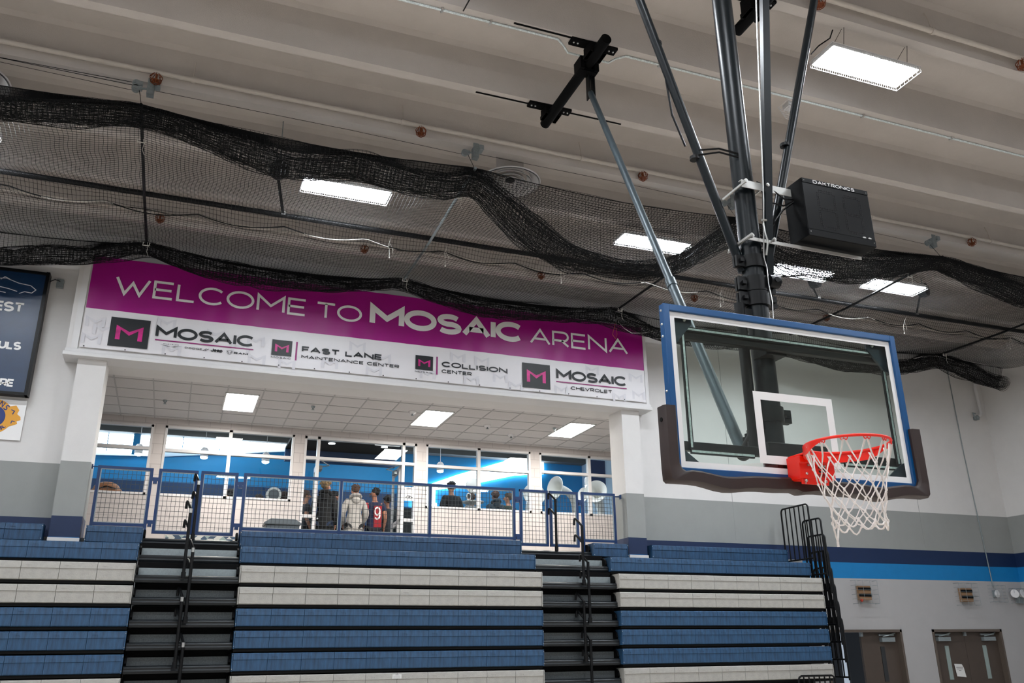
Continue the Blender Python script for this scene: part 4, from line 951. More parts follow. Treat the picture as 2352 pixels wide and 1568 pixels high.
zn = 7.99 - .11 * par; zf = 7.99 - .13 * par
ys_ = np.linspace(YN, YFR, 80)
X, Y = np.meshgrid(xs, ys_, indexing='ij'); PAR = np.repeat(par[:, None], len(ys_), 1)
va = np.clip((Y - YN) / (YP - YN), 0, 1); vb = np.clip((Y - YP) / (YFR - YP), 0, 1)
Z = np.where(Y < YP, zn[:, None] * (1 - va) + 7.955 * va, 7.955 * (1 - vb) + zf[:, None] * vb)
Z -= np.where(Y < YP, .30 * va * (1 - va) * (.5 + 1.2 * PAR), .42 * vb * (1 - vb) * (.7 + .8 * PAR))
sc = np.abs(np.sin(xs * PI / 1.22 + .4))[:, None]
Z -= .11 * np.exp(-((Y - 7.60) / .10) ** 2) * (.35 + .65 * sc)
Z += .012 * wob(X * 1.3 + Y * .7, 1.0) ; X2 = X + .03 * wob(Y * 2, 2.0) + .015 * wob(X * 2 + Y * 3, .5); Y2 = Y + .03 * wob(X, 3.0) + .02 * np.sin(X * 3 + Y * 4)
net_object('roof_net', np.stack([X2, Y2, Z], -1), .0028, M['net'], cage)
FARB = [(-8.9, 7.75, 7.45), (-6.46, 7.63, 7.34), (-5.91, 7.78, 7.44), (-5.38, 7.8, 7.55), (-4.82, 8.0, 7.73), (-4.52, 8.05, 7.84), (-4.01, 7.98, 7.66), (-3.46, 7.9, 7.56), (-2.66, 7.85, 7.54), (-1.62, 7.85, 7.61), (-0.8, 7.95, 7.77), (-0.46, 8.03, 7.86), (0.14, 7.95, 7.68), (0.91, 7.82, 7.52), (1.7, 7.83, 7.56), (2.53, 7.86, 7.61), (3.39, 7.98, 7.7), (3.62, 8.03, 7.67), (4.08, 7.92, 7.58), (4.59, 7.74, 7.5), (5.83, 7.76, 7.47), (7.04, 7.77, 7.58), (8.3, 7.69, 7.42), (9.17, 7.59, 7.32), (10.58, 7.71, 7.43), (11.34, 7.96, 7.58), (11.7, 8.0, 7.7), (12.58, 7.88, 7.48), (13.3, 7.68, 7.35)]
NEARB = [(-8.9, 7.9, 7.65), (-5.92, 7.79, 7.52), (-5.23, 7.9, 7.62), (-4.57, 8.0, 7.77), (-4.11, 7.97, 7.72), (-3.69, 7.88, 7.59), (-3.28, 7.85, 7.46), (-2.86, 7.79, 7.43), (-2.43, 7.82, 7.47), (-1.96, 7.9, 7.55), (-1.27, 7.81, 7.49), (-0.67, 7.84, 7.5), (-0.4, 7.97, 7.69), (-0.05, 7.76, 7.31), (0.26, 7.56, 7.01), (0.88, 7.15, 6.74), (1.53, 6.99, 6.75), (2.21, 7.03, 6.8), (2.64, 7.22, 6.93), (3.1, 7.59, 7.2), (3.67, 7.98, 7.61), (4.46, 7.75, 7.24), (4.76, 7.72, 7.17), (5.75, 7.71, 7.28), (6.45, 7.83, 7.39), (7.2, 7.94, 7.64), (7.72, 8.0, 7.8), (8.34, 7.95, 7.62), (8.9, 7.85, 7.51), (9.47, 7.75, 7.35), (11.7, 7.98, 7.8), (13.5, 7.7, 7.3)]
def bundle(name, y0, zedge, table, ry, loops, seed, nv=90, lean=.0, s0=.2, pull=0.0):
    """side netting gathered into a drooping roll: a single layer down from the edge rope, then loops inside the roll"""
    tb = np.array(table); top = np.interp(xs, tb[:, 0], tb[:, 1]); bot = np.interp(xs, tb[:, 0], tb[:, 2])
    k9 = np.ones(7) / 7; top = np.convolve(np.pad(top, 3, mode='edge'), k9, 'valid'); bot = np.convolve(np.pad(bot, 3, mode='edge'), k9, 'valid')
    zc = (top + bot) / 2; rz = (top - bot) / 2
    s = np.linspace(0, 1, nv); X = np.repeat(xs[:, None], nv, 1); P = np.zeros((len(xs), nv, 3))
    sA = np.clip(s / s0, 0, 1); sB = np.clip((s - s0) / (1 - s0), 0, 1); th = 2 * PI * loops * sB; lp = np.floor(loops * sB + .25)
    pinch = (.45 + .55 * np.clip(rz / .16, 0, 1.2))[:, None]
    amp = np.clip(.85 + .5 * wob(X * .9 + lp * 1.9, seed), .15, 1.4); amp2 = np.clip(.85 + .55 * wob(X * 1.3 + lp * 2.7, seed + 4), .1, 1.55)
    yy = y0 + lean * sA + ry * pinch * amp * np.sin(th) * (sB > 0) + .05 * pinch * wob(X * .8 + lp, seed + 1) * (sB > 0)
    zt = zc[:, None] + rz[:, None] * .9
    zz = np.where(sB > 0, zc[:, None] + rz[:, None] * amp2 * np.cos(th) * .95 + .05 * rz[:, None] * wob(X * 2 + lp * 2.2, seed + 2), zedge[:, None] * (1 - sA) + zt * sA - pull * np.sin(sA * PI))
    P[..., 0] = X + .02 * wob(X * 3 + s * 9, seed + 3) + .03 * wob(X * .7 + lp * 3, seed) * (sB > 0); P[..., 1] = yy; P[..., 2] = zz
    return net_object(name, P, .0028, M['net'], cage)
bundle('side_net', YN, zn, NEARB, .20, 3.9, 1.3, 120, lean=.08)
bundle('side_net', YFR, zf, FARB, .16, 3.9, 5.1, 112, lean=.05, s0=.14)
b = MB(); b.tube([(XA, YP, 8.0), (XB, YP, 8.0)], .038, 16); b.build('centre_pipe', M['black'], cage, smooth=True)
for k, x in enumerate(SPX[1:6]):
    b = MB(); b.tube([(x, YN - .02, 7.975), (x, YP, 7.93), (x, YFR + .02, 7.975)], .021, 10); b.build('spreader_pole', M['galv'] if k == 1 else M['black'], cage, smooth=True)
for y0, zz in ((YN, zn), (YFR, zf)):
    b = MB(); b.tube([(x, y0, z) for x, z in zip(xs[::4], zz[::4])], .006, 6); b.build('edge_rope', M['net'], cage, smooth=True)
b = MB(); pts = [(x, 7.6 + .03 * sin(x), 7.80 + .10 - .10 * abs(sin(x * PI / 1.22 + .4)) ) for x in np.arange(XA, XB, .1)]; b.tube(pts, .008, 6); b.build('roof_rope', M['net'], cage, smooth=True)
b = MB()
for xa, xb_ in ((-5.8, -4.9), (-2.3, -1.0), (3.4, 4.6), (7.4, 8.6)):
    pts = [(x, 7.6 + .03 * sin(x) - .012, 7.79 + .10 - .10 * abs(sin(x * PI / 1.22 + .4))) for x in np.arange(xa, xb_, .08)]; b.tube(pts, .006, 5)
def cord(pts, r=.004): b.tube(pts, r, 5)
rr = random.Random(3)
for x in SPX[1:6]:
    for yy in (5.9, 8.95):
        cord([(x + .01, yy, 7.97), (x + .03, yy - .01, 7.88), (x + .02, yy, 7.80), (x + .05, yy, 7.73)])
        cord([(x - .04, yy, 7.95), (x - .05, yy, 7.9), (x + .04, yy, 7.9), (x + .05, yy, 7.95)], .008)
for x in (-1.0, -.1, 1.9, 5.0, 6.0, 9.2, 12.0):
    cord([(x, 7.5, 7.95), (x - .02, 7.55, 7.86), (x, 7.6, 7.79), (x + .01, 7.62, 7.68)]); cord([(x, 7.55, 7.86), (x + .05, 7.58, 7.80), (x + .06, 7.6, 7.72)], .003); b.ball((x + .01, 7.62, 7.66), .014, 8, 5)
x = 3.72; cord([(x, 9.1, 7.95), (x + .04, 9.12, 7.75), (x + .15, 9.1, 7.62), (x + .3, 9.1, 7.55), (x + .55, 9.1, 7.58), (x + .75, 9.1, 7.64), (x + .9, 9.1, 7.58), (x + 1.1, 9.1, 7.55), (x + 1.2, 9.1, 7.46)], .006)
cord([(x - .02, 9.1, 7.95), (x - .06, 9.1, 7.8), (x, 9.12, 7.7)], .005)
b.build('white_cord', M['rope'], cage, smooth=True)
b = MB(); b.tube([(x - .02, 9.12, 7.74), (x - .06, 9.12, 7.6), (x - .10, 9.12, 7.48), (x - .04, 9.12, 7.40), (x, 9.12, 7.5), (x - .02, 9.12, 7.62)], .004, 5); b.build('orange_cord', M['orange_cord'], cage, smooth=True)
# pulleys with lift cables
for k, x in enumerate(SPX[1:5]):
    px = x - .10; t = thing('ceiling_pulley', 'gray pulley block and lift cable above the %s gathering point of the net' % ('first second third fourth'.split()[k],), 'pulley', (px, 5.36, 8.34), 'net lift pulleys')
    b = MB(); b.box(px + .12, px + .20, 5.33, 5.42, 8.24, ZS + .06); b.tube([(px + .14, 5.36, 8.32), (px + .05, 5.35, 8.30)], .012, 6); b.box(px + .2, px + .26, 5.30, 5.42, 8.36, 8.43); b.build('beam_bracket', M['galv'], t)
    b = MB()
    for dz in ((0, .07) if k == 0 else (0,)): b.tube([(px, 5.32, 8.28 + dz), (px, 5.36, 8.28 + dz)], .048, 14); b.box(px - .02, px + .07, 5.315, 5.365, 8.27 + dz, 8.31 + dz)
    b.build('sheave', M['galv'], t)
    b = MB(); b.tube([(px + .04, 5.34, 8.27), (x, YN + .02, 7.99)], .004, 5); b.tube([(px - .04, 5.34, 8.25), (px - 1.6, 5.36, 8.30), (px - 3.9, 5.4, 8.34)], .003, 5)
    if k == 0: b.tube([(px - .04, 5.34, 8.32), (px - 4, 5.3, 8.34), (px - 9, 5.3, 8.36)], .004, 5); b.tube([(px - .04, 5.34, 8.36), (px - 4, 5.45, 8.38), (px - 9, 5.5, 8.39)], .004, 5)
    b.build('lift_cable', M['black'], t)
def winch(x, y, label, dx):
    t = thing('net_winch', label, 'winch', (x, y, 8.2), 'net winches')
    b = MB(); b.lathe([(.06, -.08), (.125, -.07), (.13, 0), (.125, .07), (.06, .08)], Matrix.Translation((x, y, 8.2)) @ Matrix.Rotation(R_(90), 4, 'X') @ Matrix.Rotation(R_(20), 4, 'Y'), 20); b.build('drum', M['black'], t, smooth=True)
    b = MB(); b.tube([(x, y, 8.25), (x, y, ZF)], .008, 6); b.box(x - .06, x + .06, y - .02, y + .02, 8.28, 8.34); b.build('bracket', M['galv'], t)
    b = MB(); a, c = Vector((x, y + .08, 8.15)), Vector((x + dx, YP - .02, 8.0)); w_ = Vector((.022, 0, 0)); b.mesh([a - w_, a + w_, c + w_, c - w_] + [p + Vector((0, .003, .003)) for p in (a - w_, a + w_, c + w_, c - w_)], [(0, 1, 2, 3), (7, 6, 5, 4), (0, 4, 5, 1), (2, 6, 7, 3), (1, 5, 6, 2), (0, 3, 7, 4)]); b.build('strap', M['black'], t)
    b = MB(); b.box(x + dx - .03, x + dx + .03, YP - .05, YP - .03, 7.99, 8.05); b.build('strap_buckle', M['zinc'], t)
winch(-2.82, 6.50, 'round black winch left of the left lamp, strapped to the net pipe', .18)
winch(8.98, 6.80, 'round black winch right of the rightmost lamp, strapped to the net pipe', .4)
winch(6.76, 7.14, 'round black winch in front of the lamp beneath the shot clock', .28)
# ================================================================== RIGHT WALL FITTINGS
def guardbox(cx, w_, h, dep, cz, label, kind):
    t = thing('wire_guard_unit', label, 'wall fixture', (cx, 9.99, cz - h / 2), 'caged fixtures above the doors')
    b = MB(); x0, x1, z0, z1 = cx - w_ / 2, cx + w_ / 2, cz - h / 2, cz + h / 2; ya, yb = 9.99 - dep, 9.99
    for z in (z0, z1): b.tube([(x0, yb, z), (x0, ya, z), (x1, ya, z), (x1, yb, z)], .004, 5)
    n = 5
    for k in range(1, n): z = z0 + (z1 - z0) * k / n; b.tube([(x0, yb, z), (x0, ya, z), (x1, ya, z), (x1, yb, z)], .0025, 5)
    for k in range(4): x = x0 + (x1 - x0) * k / 3; b.tube([(x, yb, z0), (x, ya, z0), (x, ya, z1), (x, yb, z1)], .003, 5)
    b.build('wire_guard', M['galv'], t)
    if kind == 'light':
        bx('body', M['tan'], cx - .16, cx + .14, 9.91, 9.99, cz - .15, cz + .12, t); b = MB()
        for z in (cz + .07, cz - .05): b.box(cx - .17, cx + .15, 9.90, 9.912, z - .035, z + .02)
        b.build('dark_band', M['black'], t)
    if kind == 'bell':
        b = MB(); b.lathe([(.07, 0), (.075, .03), (.05, .05), (.02, .052)], Matrix.Translation((cx - .02, 9.96, cz)) @ Matrix.Rotation(R_(90), 4, 'X'), 18); b.build('dome', M['trim'], t, smooth=True); bx('body', M['galv'], cx - .1, cx - .0, 9.94, 9.99, cz - .07, cz + .07, t)
    if kind == 'spot':
        for s, nm in ((-.12, 'lamp_head'), (.06, 'lamp_head')): b = MB(); b.lathe([(.05, 0), (.09, .08), (.085, .085)], Matrix.Translation((cx + s, 9.94, cz + .03)) @ Matrix.Rotation(R_(80), 4, 'X') @ Matrix.Rotation(R_(s * 200), 4, 'Y'), 16); b.build(nm, M['trim'], t, smooth=True)
        bx('body', M['galv'], cx - .03, cx + .14, 9.93, 9.99, cz - .15, cz + .0, t)
    return t
g1 = guardbox(9.44, .55, .44, .14, 2.96, 'wire-caged fixture with tan and black bands above the left brown doors', 'light'); g2 = guardbox(12.15, .53, .44, .14, 2.95, 'wire-caged fixture with tan and black bands above the right brown doors', 'light')
b = MB(); b.ball((9.31, 9.9, 2.8), .03, 8, 6); b.build('orange_lens', M['red'], g1)
guardbox(13.05, .42, .34, .10, 2.97, 'small wire-caged white bell below the wall conduit', 'bell'); guardbox(13.62, .32, .30, .12, 2.93, 'white twin-headed emergency light in the right corner', 'spot')
b = MB(); b.tube([(12.88, 9.985, 8.3), (12.90, 9.985, 6.0), (13.01, 9.985, 3.1)], .011, 8); tag(b.build('wall_conduit', M['galv'], loc=(12.9, 9.985, 5.5), smooth=True), 'thin gray conduit running down the right wall to the caged bell', 'conduit')
t = thing('drain_pipe', 'white elbowed pipe with a small valve high on the right wall', 'pipe', (13.6, 9.93, 6.9)); b = MB()
b.tube([(13.79, 9.9, 7.84), (13.70, 9.9, 7.80), (13.58, 9.9, 7.72), (13.56, 9.9, 7.64), (13.58, 9.9, 7.02), (13.54, 9.9, 6.95), (13.47, 9.9, 6.92)], .033, 12); b.build('pipe_run', M['trim'], t, smooth=True)
b = MB(); b.ball((13.44, 9.9, 6.90), .05, 10, 8); b.tube([(13.40, 9.9, 6.98), (13.33, 9.9, 7.0), (13.36, 9.9, 6.85)], .016, 6); b.box(13.42, 13.5, 9.9, 10.0, 6.85, 6.93); b.build('valve', M['galv'], t, smooth=True)

# seams in the block wall
b = MB()
for x in (6.55, 11.3): b.box(x - .004, x + .004, 9.997, 10.001, 3.9, 8.4)
b.box(-12.5, -12.492, 9.997, 10.001, 3.9, 8.4); struct(b.build('trim_6', M['wallgray']))
# ================================================================== LOBBY THINGS
def troffer(x, y, label):
    t = thing('ceiling_troffer', label, 'light', (x, y, 6.305), 'lobby ceiling panels'); bx('panel_lens', M['troffer'], x - .275, x + .275, y - .59, y + .59, 6.296, 6.303, t)
    b = MB(); b.box(x - .295, x + .295, y - .61, y - .585, 6.29, 6.31); b.box(x - .295, x + .295, y + .585, y + .61, 6.29, 6.31); b.box(x - .295, x - .27, y - .61, y + .61, 6.29, 6.31); b.box(x + .27, x + .295, y - .61, y + .61, 6.29, 6.31); b.build('trim_ring', M['trim'], t); return t
T0 = troffer(-2.755, 11.81, 'bright square ceiling panel at the left of the lobby'); dup(T0, (.905, 11.81, 6.305), 'bright ceiling panel in the middle of the lobby ceiling'); dup(T0, (3.955, 11.81, 6.305), 'bright ceiling panel beside the right column')
def spr(x, y, label, big):
    t = thing('ceiling_detector' if big else 'lobby_sprinkler', label, 'detector' if big else 'sprinkler', (x, y, 6.29)); b = MB(); r = .07 if big else .035
    b.lathe([(r * 1.1, .01), (r, -.012), (r * .7, -.03), (r * .3, -.032)], Matrix.Translation((x, y, 6.298)), 18); b.build('base', M['trim'] if big else M['galv'], t, smooth=True)
    b = MB(); b.tube([(x, y, 6.27), (x, y, 6.235)], .014, 8); b.tube([(x, y, 6.238), (x, y, 6.234)], .03, 10); b.build('tip', M['galv'] if not big else M['bin'], t, smooth=True)
spr(-1.45, 11.65, 'small sprinkler in the lobby ceiling right of the left light panel', False); spr(.42, 11.45, 'white smoke detector left of the middle light panel', True); spr(2.15, 12.0, 'small round detector right of the middle light panel', True); spr(3.55, 11.75, 'small sprinkler beside the right light panel', False); spr(2.9, 12.6, 'flat round speaker detector near the lobby back wall', True)
spr(-4.05, 12.1, 'small sprinkler in the lobby ceiling near the left column', False)
t = thing('storage_bin', 'gray flat-lidded bin behind the long railing', 'bin', (-1.78, 12.4, 3.56))
b = MB(); b.prism([(-2.05, 3.56), (-1.50, 3.56), (-1.47, 4.16), (-2.08, 4.16)], 12.2, 12.6); b.build('tub', M['bin'], t, bevel=.02)
b = MB(); b.prism([(-2.10, 4.16), (-1.45, 4.16), (-1.44, 4.20), (-1.56, 4.27), (-2.0, 4.27), (-2.11, 4.20)], 12.17, 12.63); b.build('lid', M['bin'], t, bevel=.012)
t = thing('mosaic_bench', 'low mosaic-patterned bench front under the left gates', 'bench', (-3.15, 12.0, 3.56)); bx('bench_core', M['cmu'], -3.76, -2.52, 11.9, 12.3, 3.56, 3.88, t)
b = MB(); s = .105; h = s * .866; rr = random.Random(5)
for j in range(-1, 4):
    for i in range(-1, 13):
        x0 = -3.76 + i * s + (j % 2) * s / 2; z0 = 3.56 + j * h
        for tri in ([(x0, z0), (x0 + s, z0), (x0 + s / 2, z0 + h)], [(x0 + s, z0), (x0 + 1.5 * s, z0 + h), (x0 + s / 2, z0 + h)]):
            tri = [(min(max(px, -3.76), -2.52), min(max(pz, 3.56), 3.88)) for px, pz in tri]; b.cur = rr.randrange(3); b.face([(px, 11.898, pz) for px, pz in tri])
b.build('mosaic_tiles', [M['mosA'], M['mosB'], M['mosC']], t)
t = thing('window_poster', 'white notice with an eye drawing on the right sidelight of the doorway', 'notice', (.91, 13.48, 5.0)); bx('sheet', M['paper'], .81, 1.02, 13.478, 13.484, 4.93, 5.22, t)
b = MB(); stroke(b, [(.84, 5.0), (.88, 5.035), (.94, 5.03), (.985, 5.0), (.94, 4.985), (.88, 4.985), (.84, 5.0)], .012, 13.477); b.box(.90, .93, 13.4765, 13.4775, 4.99, 5.025); b.box(.84, .96, 13.4765, 13.4775, 5.185, 5.195); b.build('print', M['ink'], t)
# ================================================================== MUSIC ROOM FITTINGS
def pendant(x, y, z, label):
    t = thing('pendant_lamp', label, 'light', (x, y, z), 'music room pendants'); b = MB(); b.lathe([(.085, .02), (.09, .04), (.09, .20), (.05, .25)], Matrix.Translation((x, y, z)), 20); b.build('shade', M['trim'], t, smooth=True)
    b = MB(); b.ball((x, y, z + .02), (.085, .085, .045), 16, 8); b.build('lens', M['pend'], t, smooth=True)
    b = MB(); b.tube([(x, y, z + .24), (x, y, 7.78)], .006, 6); b.lathe([(.1, 0), (.1, .02)], Matrix.Translation((x, y, 7.755)), 16); b.build('stem', M['trim'], t); return t
for x, y, z, lb in ((-4.62, 17, 6.27, 'glowing pendant lamp seen through the leftmost lobby window'), (-3.19, 17, 6.29, 'glowing pendant lamp in the left pane of the second window'), (-1.78, 17, 6.27, 'glowing pendant lamp in the right pane of the second window'), (2.61, 17, 6.31, 'glowing pendant lamp in the window right of the doorway'), (6.45, 16.2, 6.0, 'faint pendant lamp behind the white horns')): pendant(x, y, z, lb)
for x, y, lb in ((-.53, 15.02, 'round recessed downlight left in the dark ceiling over the doorway'), (.68, 15.0, 'round recessed downlight right in the dark ceiling over the doorway')):
    b = MB(); b.lathe([(.075, 0), (.06, .004)], Matrix.Translation((x, y, 6.392)), 20); tag(b.build('downlight', M['pend'], loc=(x, y, 6.395)), lb, 'light')
tag(bx('vestibule_panel', M['panelglow'], .42, 1.0, 14.15, 14.85, 6.388, 6.398, loc=(.7, 14.5, 6.39)), 'white square panel with added glow in the dark ceiling over the doorway', 'light')  # plain white panel, weak glow stands in for the light it reflects
t = thing('standin_cabinet', 'made-up dark navy cabinet standing in for the dark reflection in the right sidelight', 'cabinet', (1.3, 15.75, 3.56))  # added cabinet, its dark colour imitates a dark reflection in the sidelight
bx('standin_carcass', M['banddark'], 1.08, 1.52, 15.52, 16.0, 3.56, 5.12, t)
for xa in (1.09, 1.305): bx('door', M['ink'], xa, xa + .205, 15.5, 15.52, 3.62, 5.08, t)
t = thing('equipment_cart', 'gray wheeled cart with white boxes behind the person in the gray hoodie', 'cart', (-.25, 15.6, 3.56))
for z in (3.7, 4.15, 4.6): bx('shelf', M['bin'], -.62, .3, 15.4, 15.8, z, z + .04, t)
for xx in (-.6, .28):
    for yy in (15.42, 15.78): b = MB(); b.tube([(xx, yy, 3.6), (xx, yy, 4.7)], .018, 8); b.ball((xx, yy, 3.6), .04, 10, 6); b.build('leg', M['black'], t, smooth=True)
for k, (xa, z) in enumerate(((-.55, 4.19), (-.1, 4.19), (-.35, 4.64))): tag(bx('carton', M['paper'], xa, xa + .3, 15.45, 15.75, z, z + .2, loc=(xa + .15, 15.6, z)), 'white carton on the %s of the gray cart' % ('left of the middle shelf', 'right of the middle shelf', 'top shelf')[k], 'box')
# white horns
def horn(x, y, z, yaw, tilt, label, r=.33, stand=True):
    t = thing('sousaphone', label, 'sousaphone', (x, y, 3.56), 'white sousaphones'); mx = Matrix.Translation((x, y, z)) @ Matrix.Rotation(R_(yaw), 4, 'Z') @ Matrix.Rotation(R_(tilt), 4, 'X')
    prof = [(r, 0), (r * .98, .012), (r * .80, -.02), (r * .58, -.07), (r * .44, -.15), (r * .36, -.26), (r * .33, -.34)]
    b = MB(); b.lathe(prof, mx, 32, cap=False); b.build('bell', M['fiberglass'], t, smooth=True)
    s = mx @ Vector((0, 0, -.33)); d = (mx.to_3x3() @ Vector((0, 0, -1))).normalized(); dn = Vector((0, 0, -1))
    pts = [s]; rad = [r * .33]; p = s; 
    for k in range(1, 10):
        q = min(1, k / 5); dd = (d * (1 - q) + dn * q).normalized(); p = p + dd * .12; pts.append(p); rad.append(r * .33 - k * .005)
    b = MB(); b.tube(pts, rad, 14); b.build('neck_tube', M['fiberglass'], t, smooth=True)
    c = pts[-1]; b = MB(); R0 = .34
    ring = [c + Vector((-R0 + R0 * cos(a), .1 * sin(a), R0 * sin(a) * .9)) for a in np.linspace(-.3, 2 * PI - .6, 30)]; b.tube(ring, [.05 - .03 * i / 30 for i in range(30)], 10); b.build('body_coil', M['fiberglass'], t, smooth=True)
    b = MB(); b.tube([c + Vector((-.3, 0, -.28)), Vector((x - .25, y, 3.57))], .03, 8); b.lathe([(.2, 0), (.2, .02)], Matrix.Translation((x - .25, y, 3.56)), 16); b.build('stand', M['black'], t); return t
horn(4.82, 16.0, 5.67, -8, 82, 'white sousaphone with its round bell partly hidden by the window pier', .29)
horn(4.92, 14.9, 5.66, -72, 84, 'white sousaphone with its bell edge-on behind the right gate', .29)
horn(6.02, 14.9, 5.63, -38, 78, 'white sousaphone nearest the right column with its bell tilted up', .29)
horn(6.35, 16.3, 5.79, -66, 82, 'small dark-mouthed white horn between the two right sousaphones', .2)
t = thing('drum_ring', 'round white-rimmed drum standing behind the second window', 'drum', (-1.66, 15.6, 5.2)); mx = Matrix.Translation((-1.66, 15.6, 5.27)) @ Matrix.Rotation(R_(90), 4, 'X')
b = MB(); b.lathe([(.15, -.06), (.165, -.06), (.165, .06), (.15, .06)], mx, 32); b.build('hoop', M['fiberglass'], t, smooth=True); b = MB(); b.lathe([(.118, .0605), (.118, .064)], mx, 28); b.build('head', M['bin'], t); b = MB(); b.tube([(-1.66, 15.6, 5.12), (-1.66, 15.6, 3.57)], .02, 8); b.build('stand', M['black'], t)
t = thing('drum_stand', 'chrome stand with a flat white drum top before the people in gray', 'stand', (2.84, 15.0, 3.80)); b = MB(); b.tube([(2.84, 15.0, 3.81), (2.84, 15.0, 5.1)], .015, 8); b.build('pole', M['zinc'], t)
b = MB(); b.lathe([(.2, -.05), (.26, -.03), (.26, .0), (.02, .02)], Matrix.Translation((2.84, 15.0, 5.24)), 28); b.build('flat_top', M['fiberglass'], t, smooth=True)
b = MB(); b.tube([(2.72 + .05 * cos(a), 14.95, 5.34 + .08 * sin(a)) for a in np.linspace(0, 2 * PI, 14)], .014, 6); b.tube([(2.70, 14.97, 5.27), (2.69, 14.95, 5.42)], .012, 6); b.build('tubing', M['zinc'], t, smooth=True)
b = MB(); b.lathe([(.20, 0), (.2, .02), (.12, .05), (.03, .06)], Matrix.Translation((3.15, 15.9, 5.78)) @ Matrix.Rotation(R_(84), 4, 'X'), 28); b.tube([(3.15, 15.92, 5.76), (3.15, 15.95, 3.81)], .014, 8)
tag(b.build('large_horn_bell', M['fiberglass'], loc=(3.0, 15.2, 5.6), smooth=True), 'white round bell behind the person in black', 'horn')
t = thing('backpack', 'tan lumpy backpack on the sill of the leftmost window', 'bag', (-4.95, 13.95, 4.8)); b = MB()
for c, r in (((-4.95, 14.0, 4.96), (.24, .12, .14)), ((-4.82, 13.98, 4.90), (.16, .10, .10)), ((-5.05, 13.97, 4.90), (.17, .1, .1))): b.ball(c, r, 16, 10)
b.build('bag_body', M['leather'], t, smooth=True); b = MB(); b.tube([(-5.1, 13.87, 4.93), (-4.95, 13.85, 4.99), (-4.78, 13.87, 4.95)], .012, 6); b.build('zip_line', M['black'], t); bx('shelf', M['frame'], -5.4, -4.4, 13.72, 14.2, 4.74, 4.80, t)
# ================================================================== PEOPLE
def skin(name, V, E, m, parent, level=2):
    me = bpy.data.meshes.new(name + '_s'); me.from_pydata([v[0] for v in V], E, []); o = bpy.data.objects.new(name + '_s', me); COL.objects.link(o)
    sk = o.modifiers.new('skin', 'SKIN'); sk.use_smooth_shade = True; sk.branch_smoothing = .6
    for i, v in enumerate(V): me.skin_vertices[0].data[i].radius = v[1] if hasattr(v[1], '__len__') else (v[1], v[1])
    me.skin_vertices[0].data[0].use_root = True
    ss = o.modifiers.new('sub', 'SUBSURF'); ss.levels = level; ss.render_levels = level
    dg = bpy.context.evaluated_depsgraph_get(); m2 = bpy.data.meshes.new_from_object(o.evaluated_get(dg)); bpy.data.objects.remove(o); bpy.data.meshes.remove(me)
    m2.name = name; m2.materials.clear(); m2.materials.append(m); m2.polygons.foreach_set('use_smooth', [True] * len(m2.polygons))
    r = bpy.data.objects.new(name, m2); COL.objects.link(r); r.parent = parent; return r
CM = {}
def cmat(h, rough=.8):
    if h not in CM: CM[h] = mat('cloth_' + h.strip('#'), h, rough, var=.12, vscale=9)
    return CM[h]
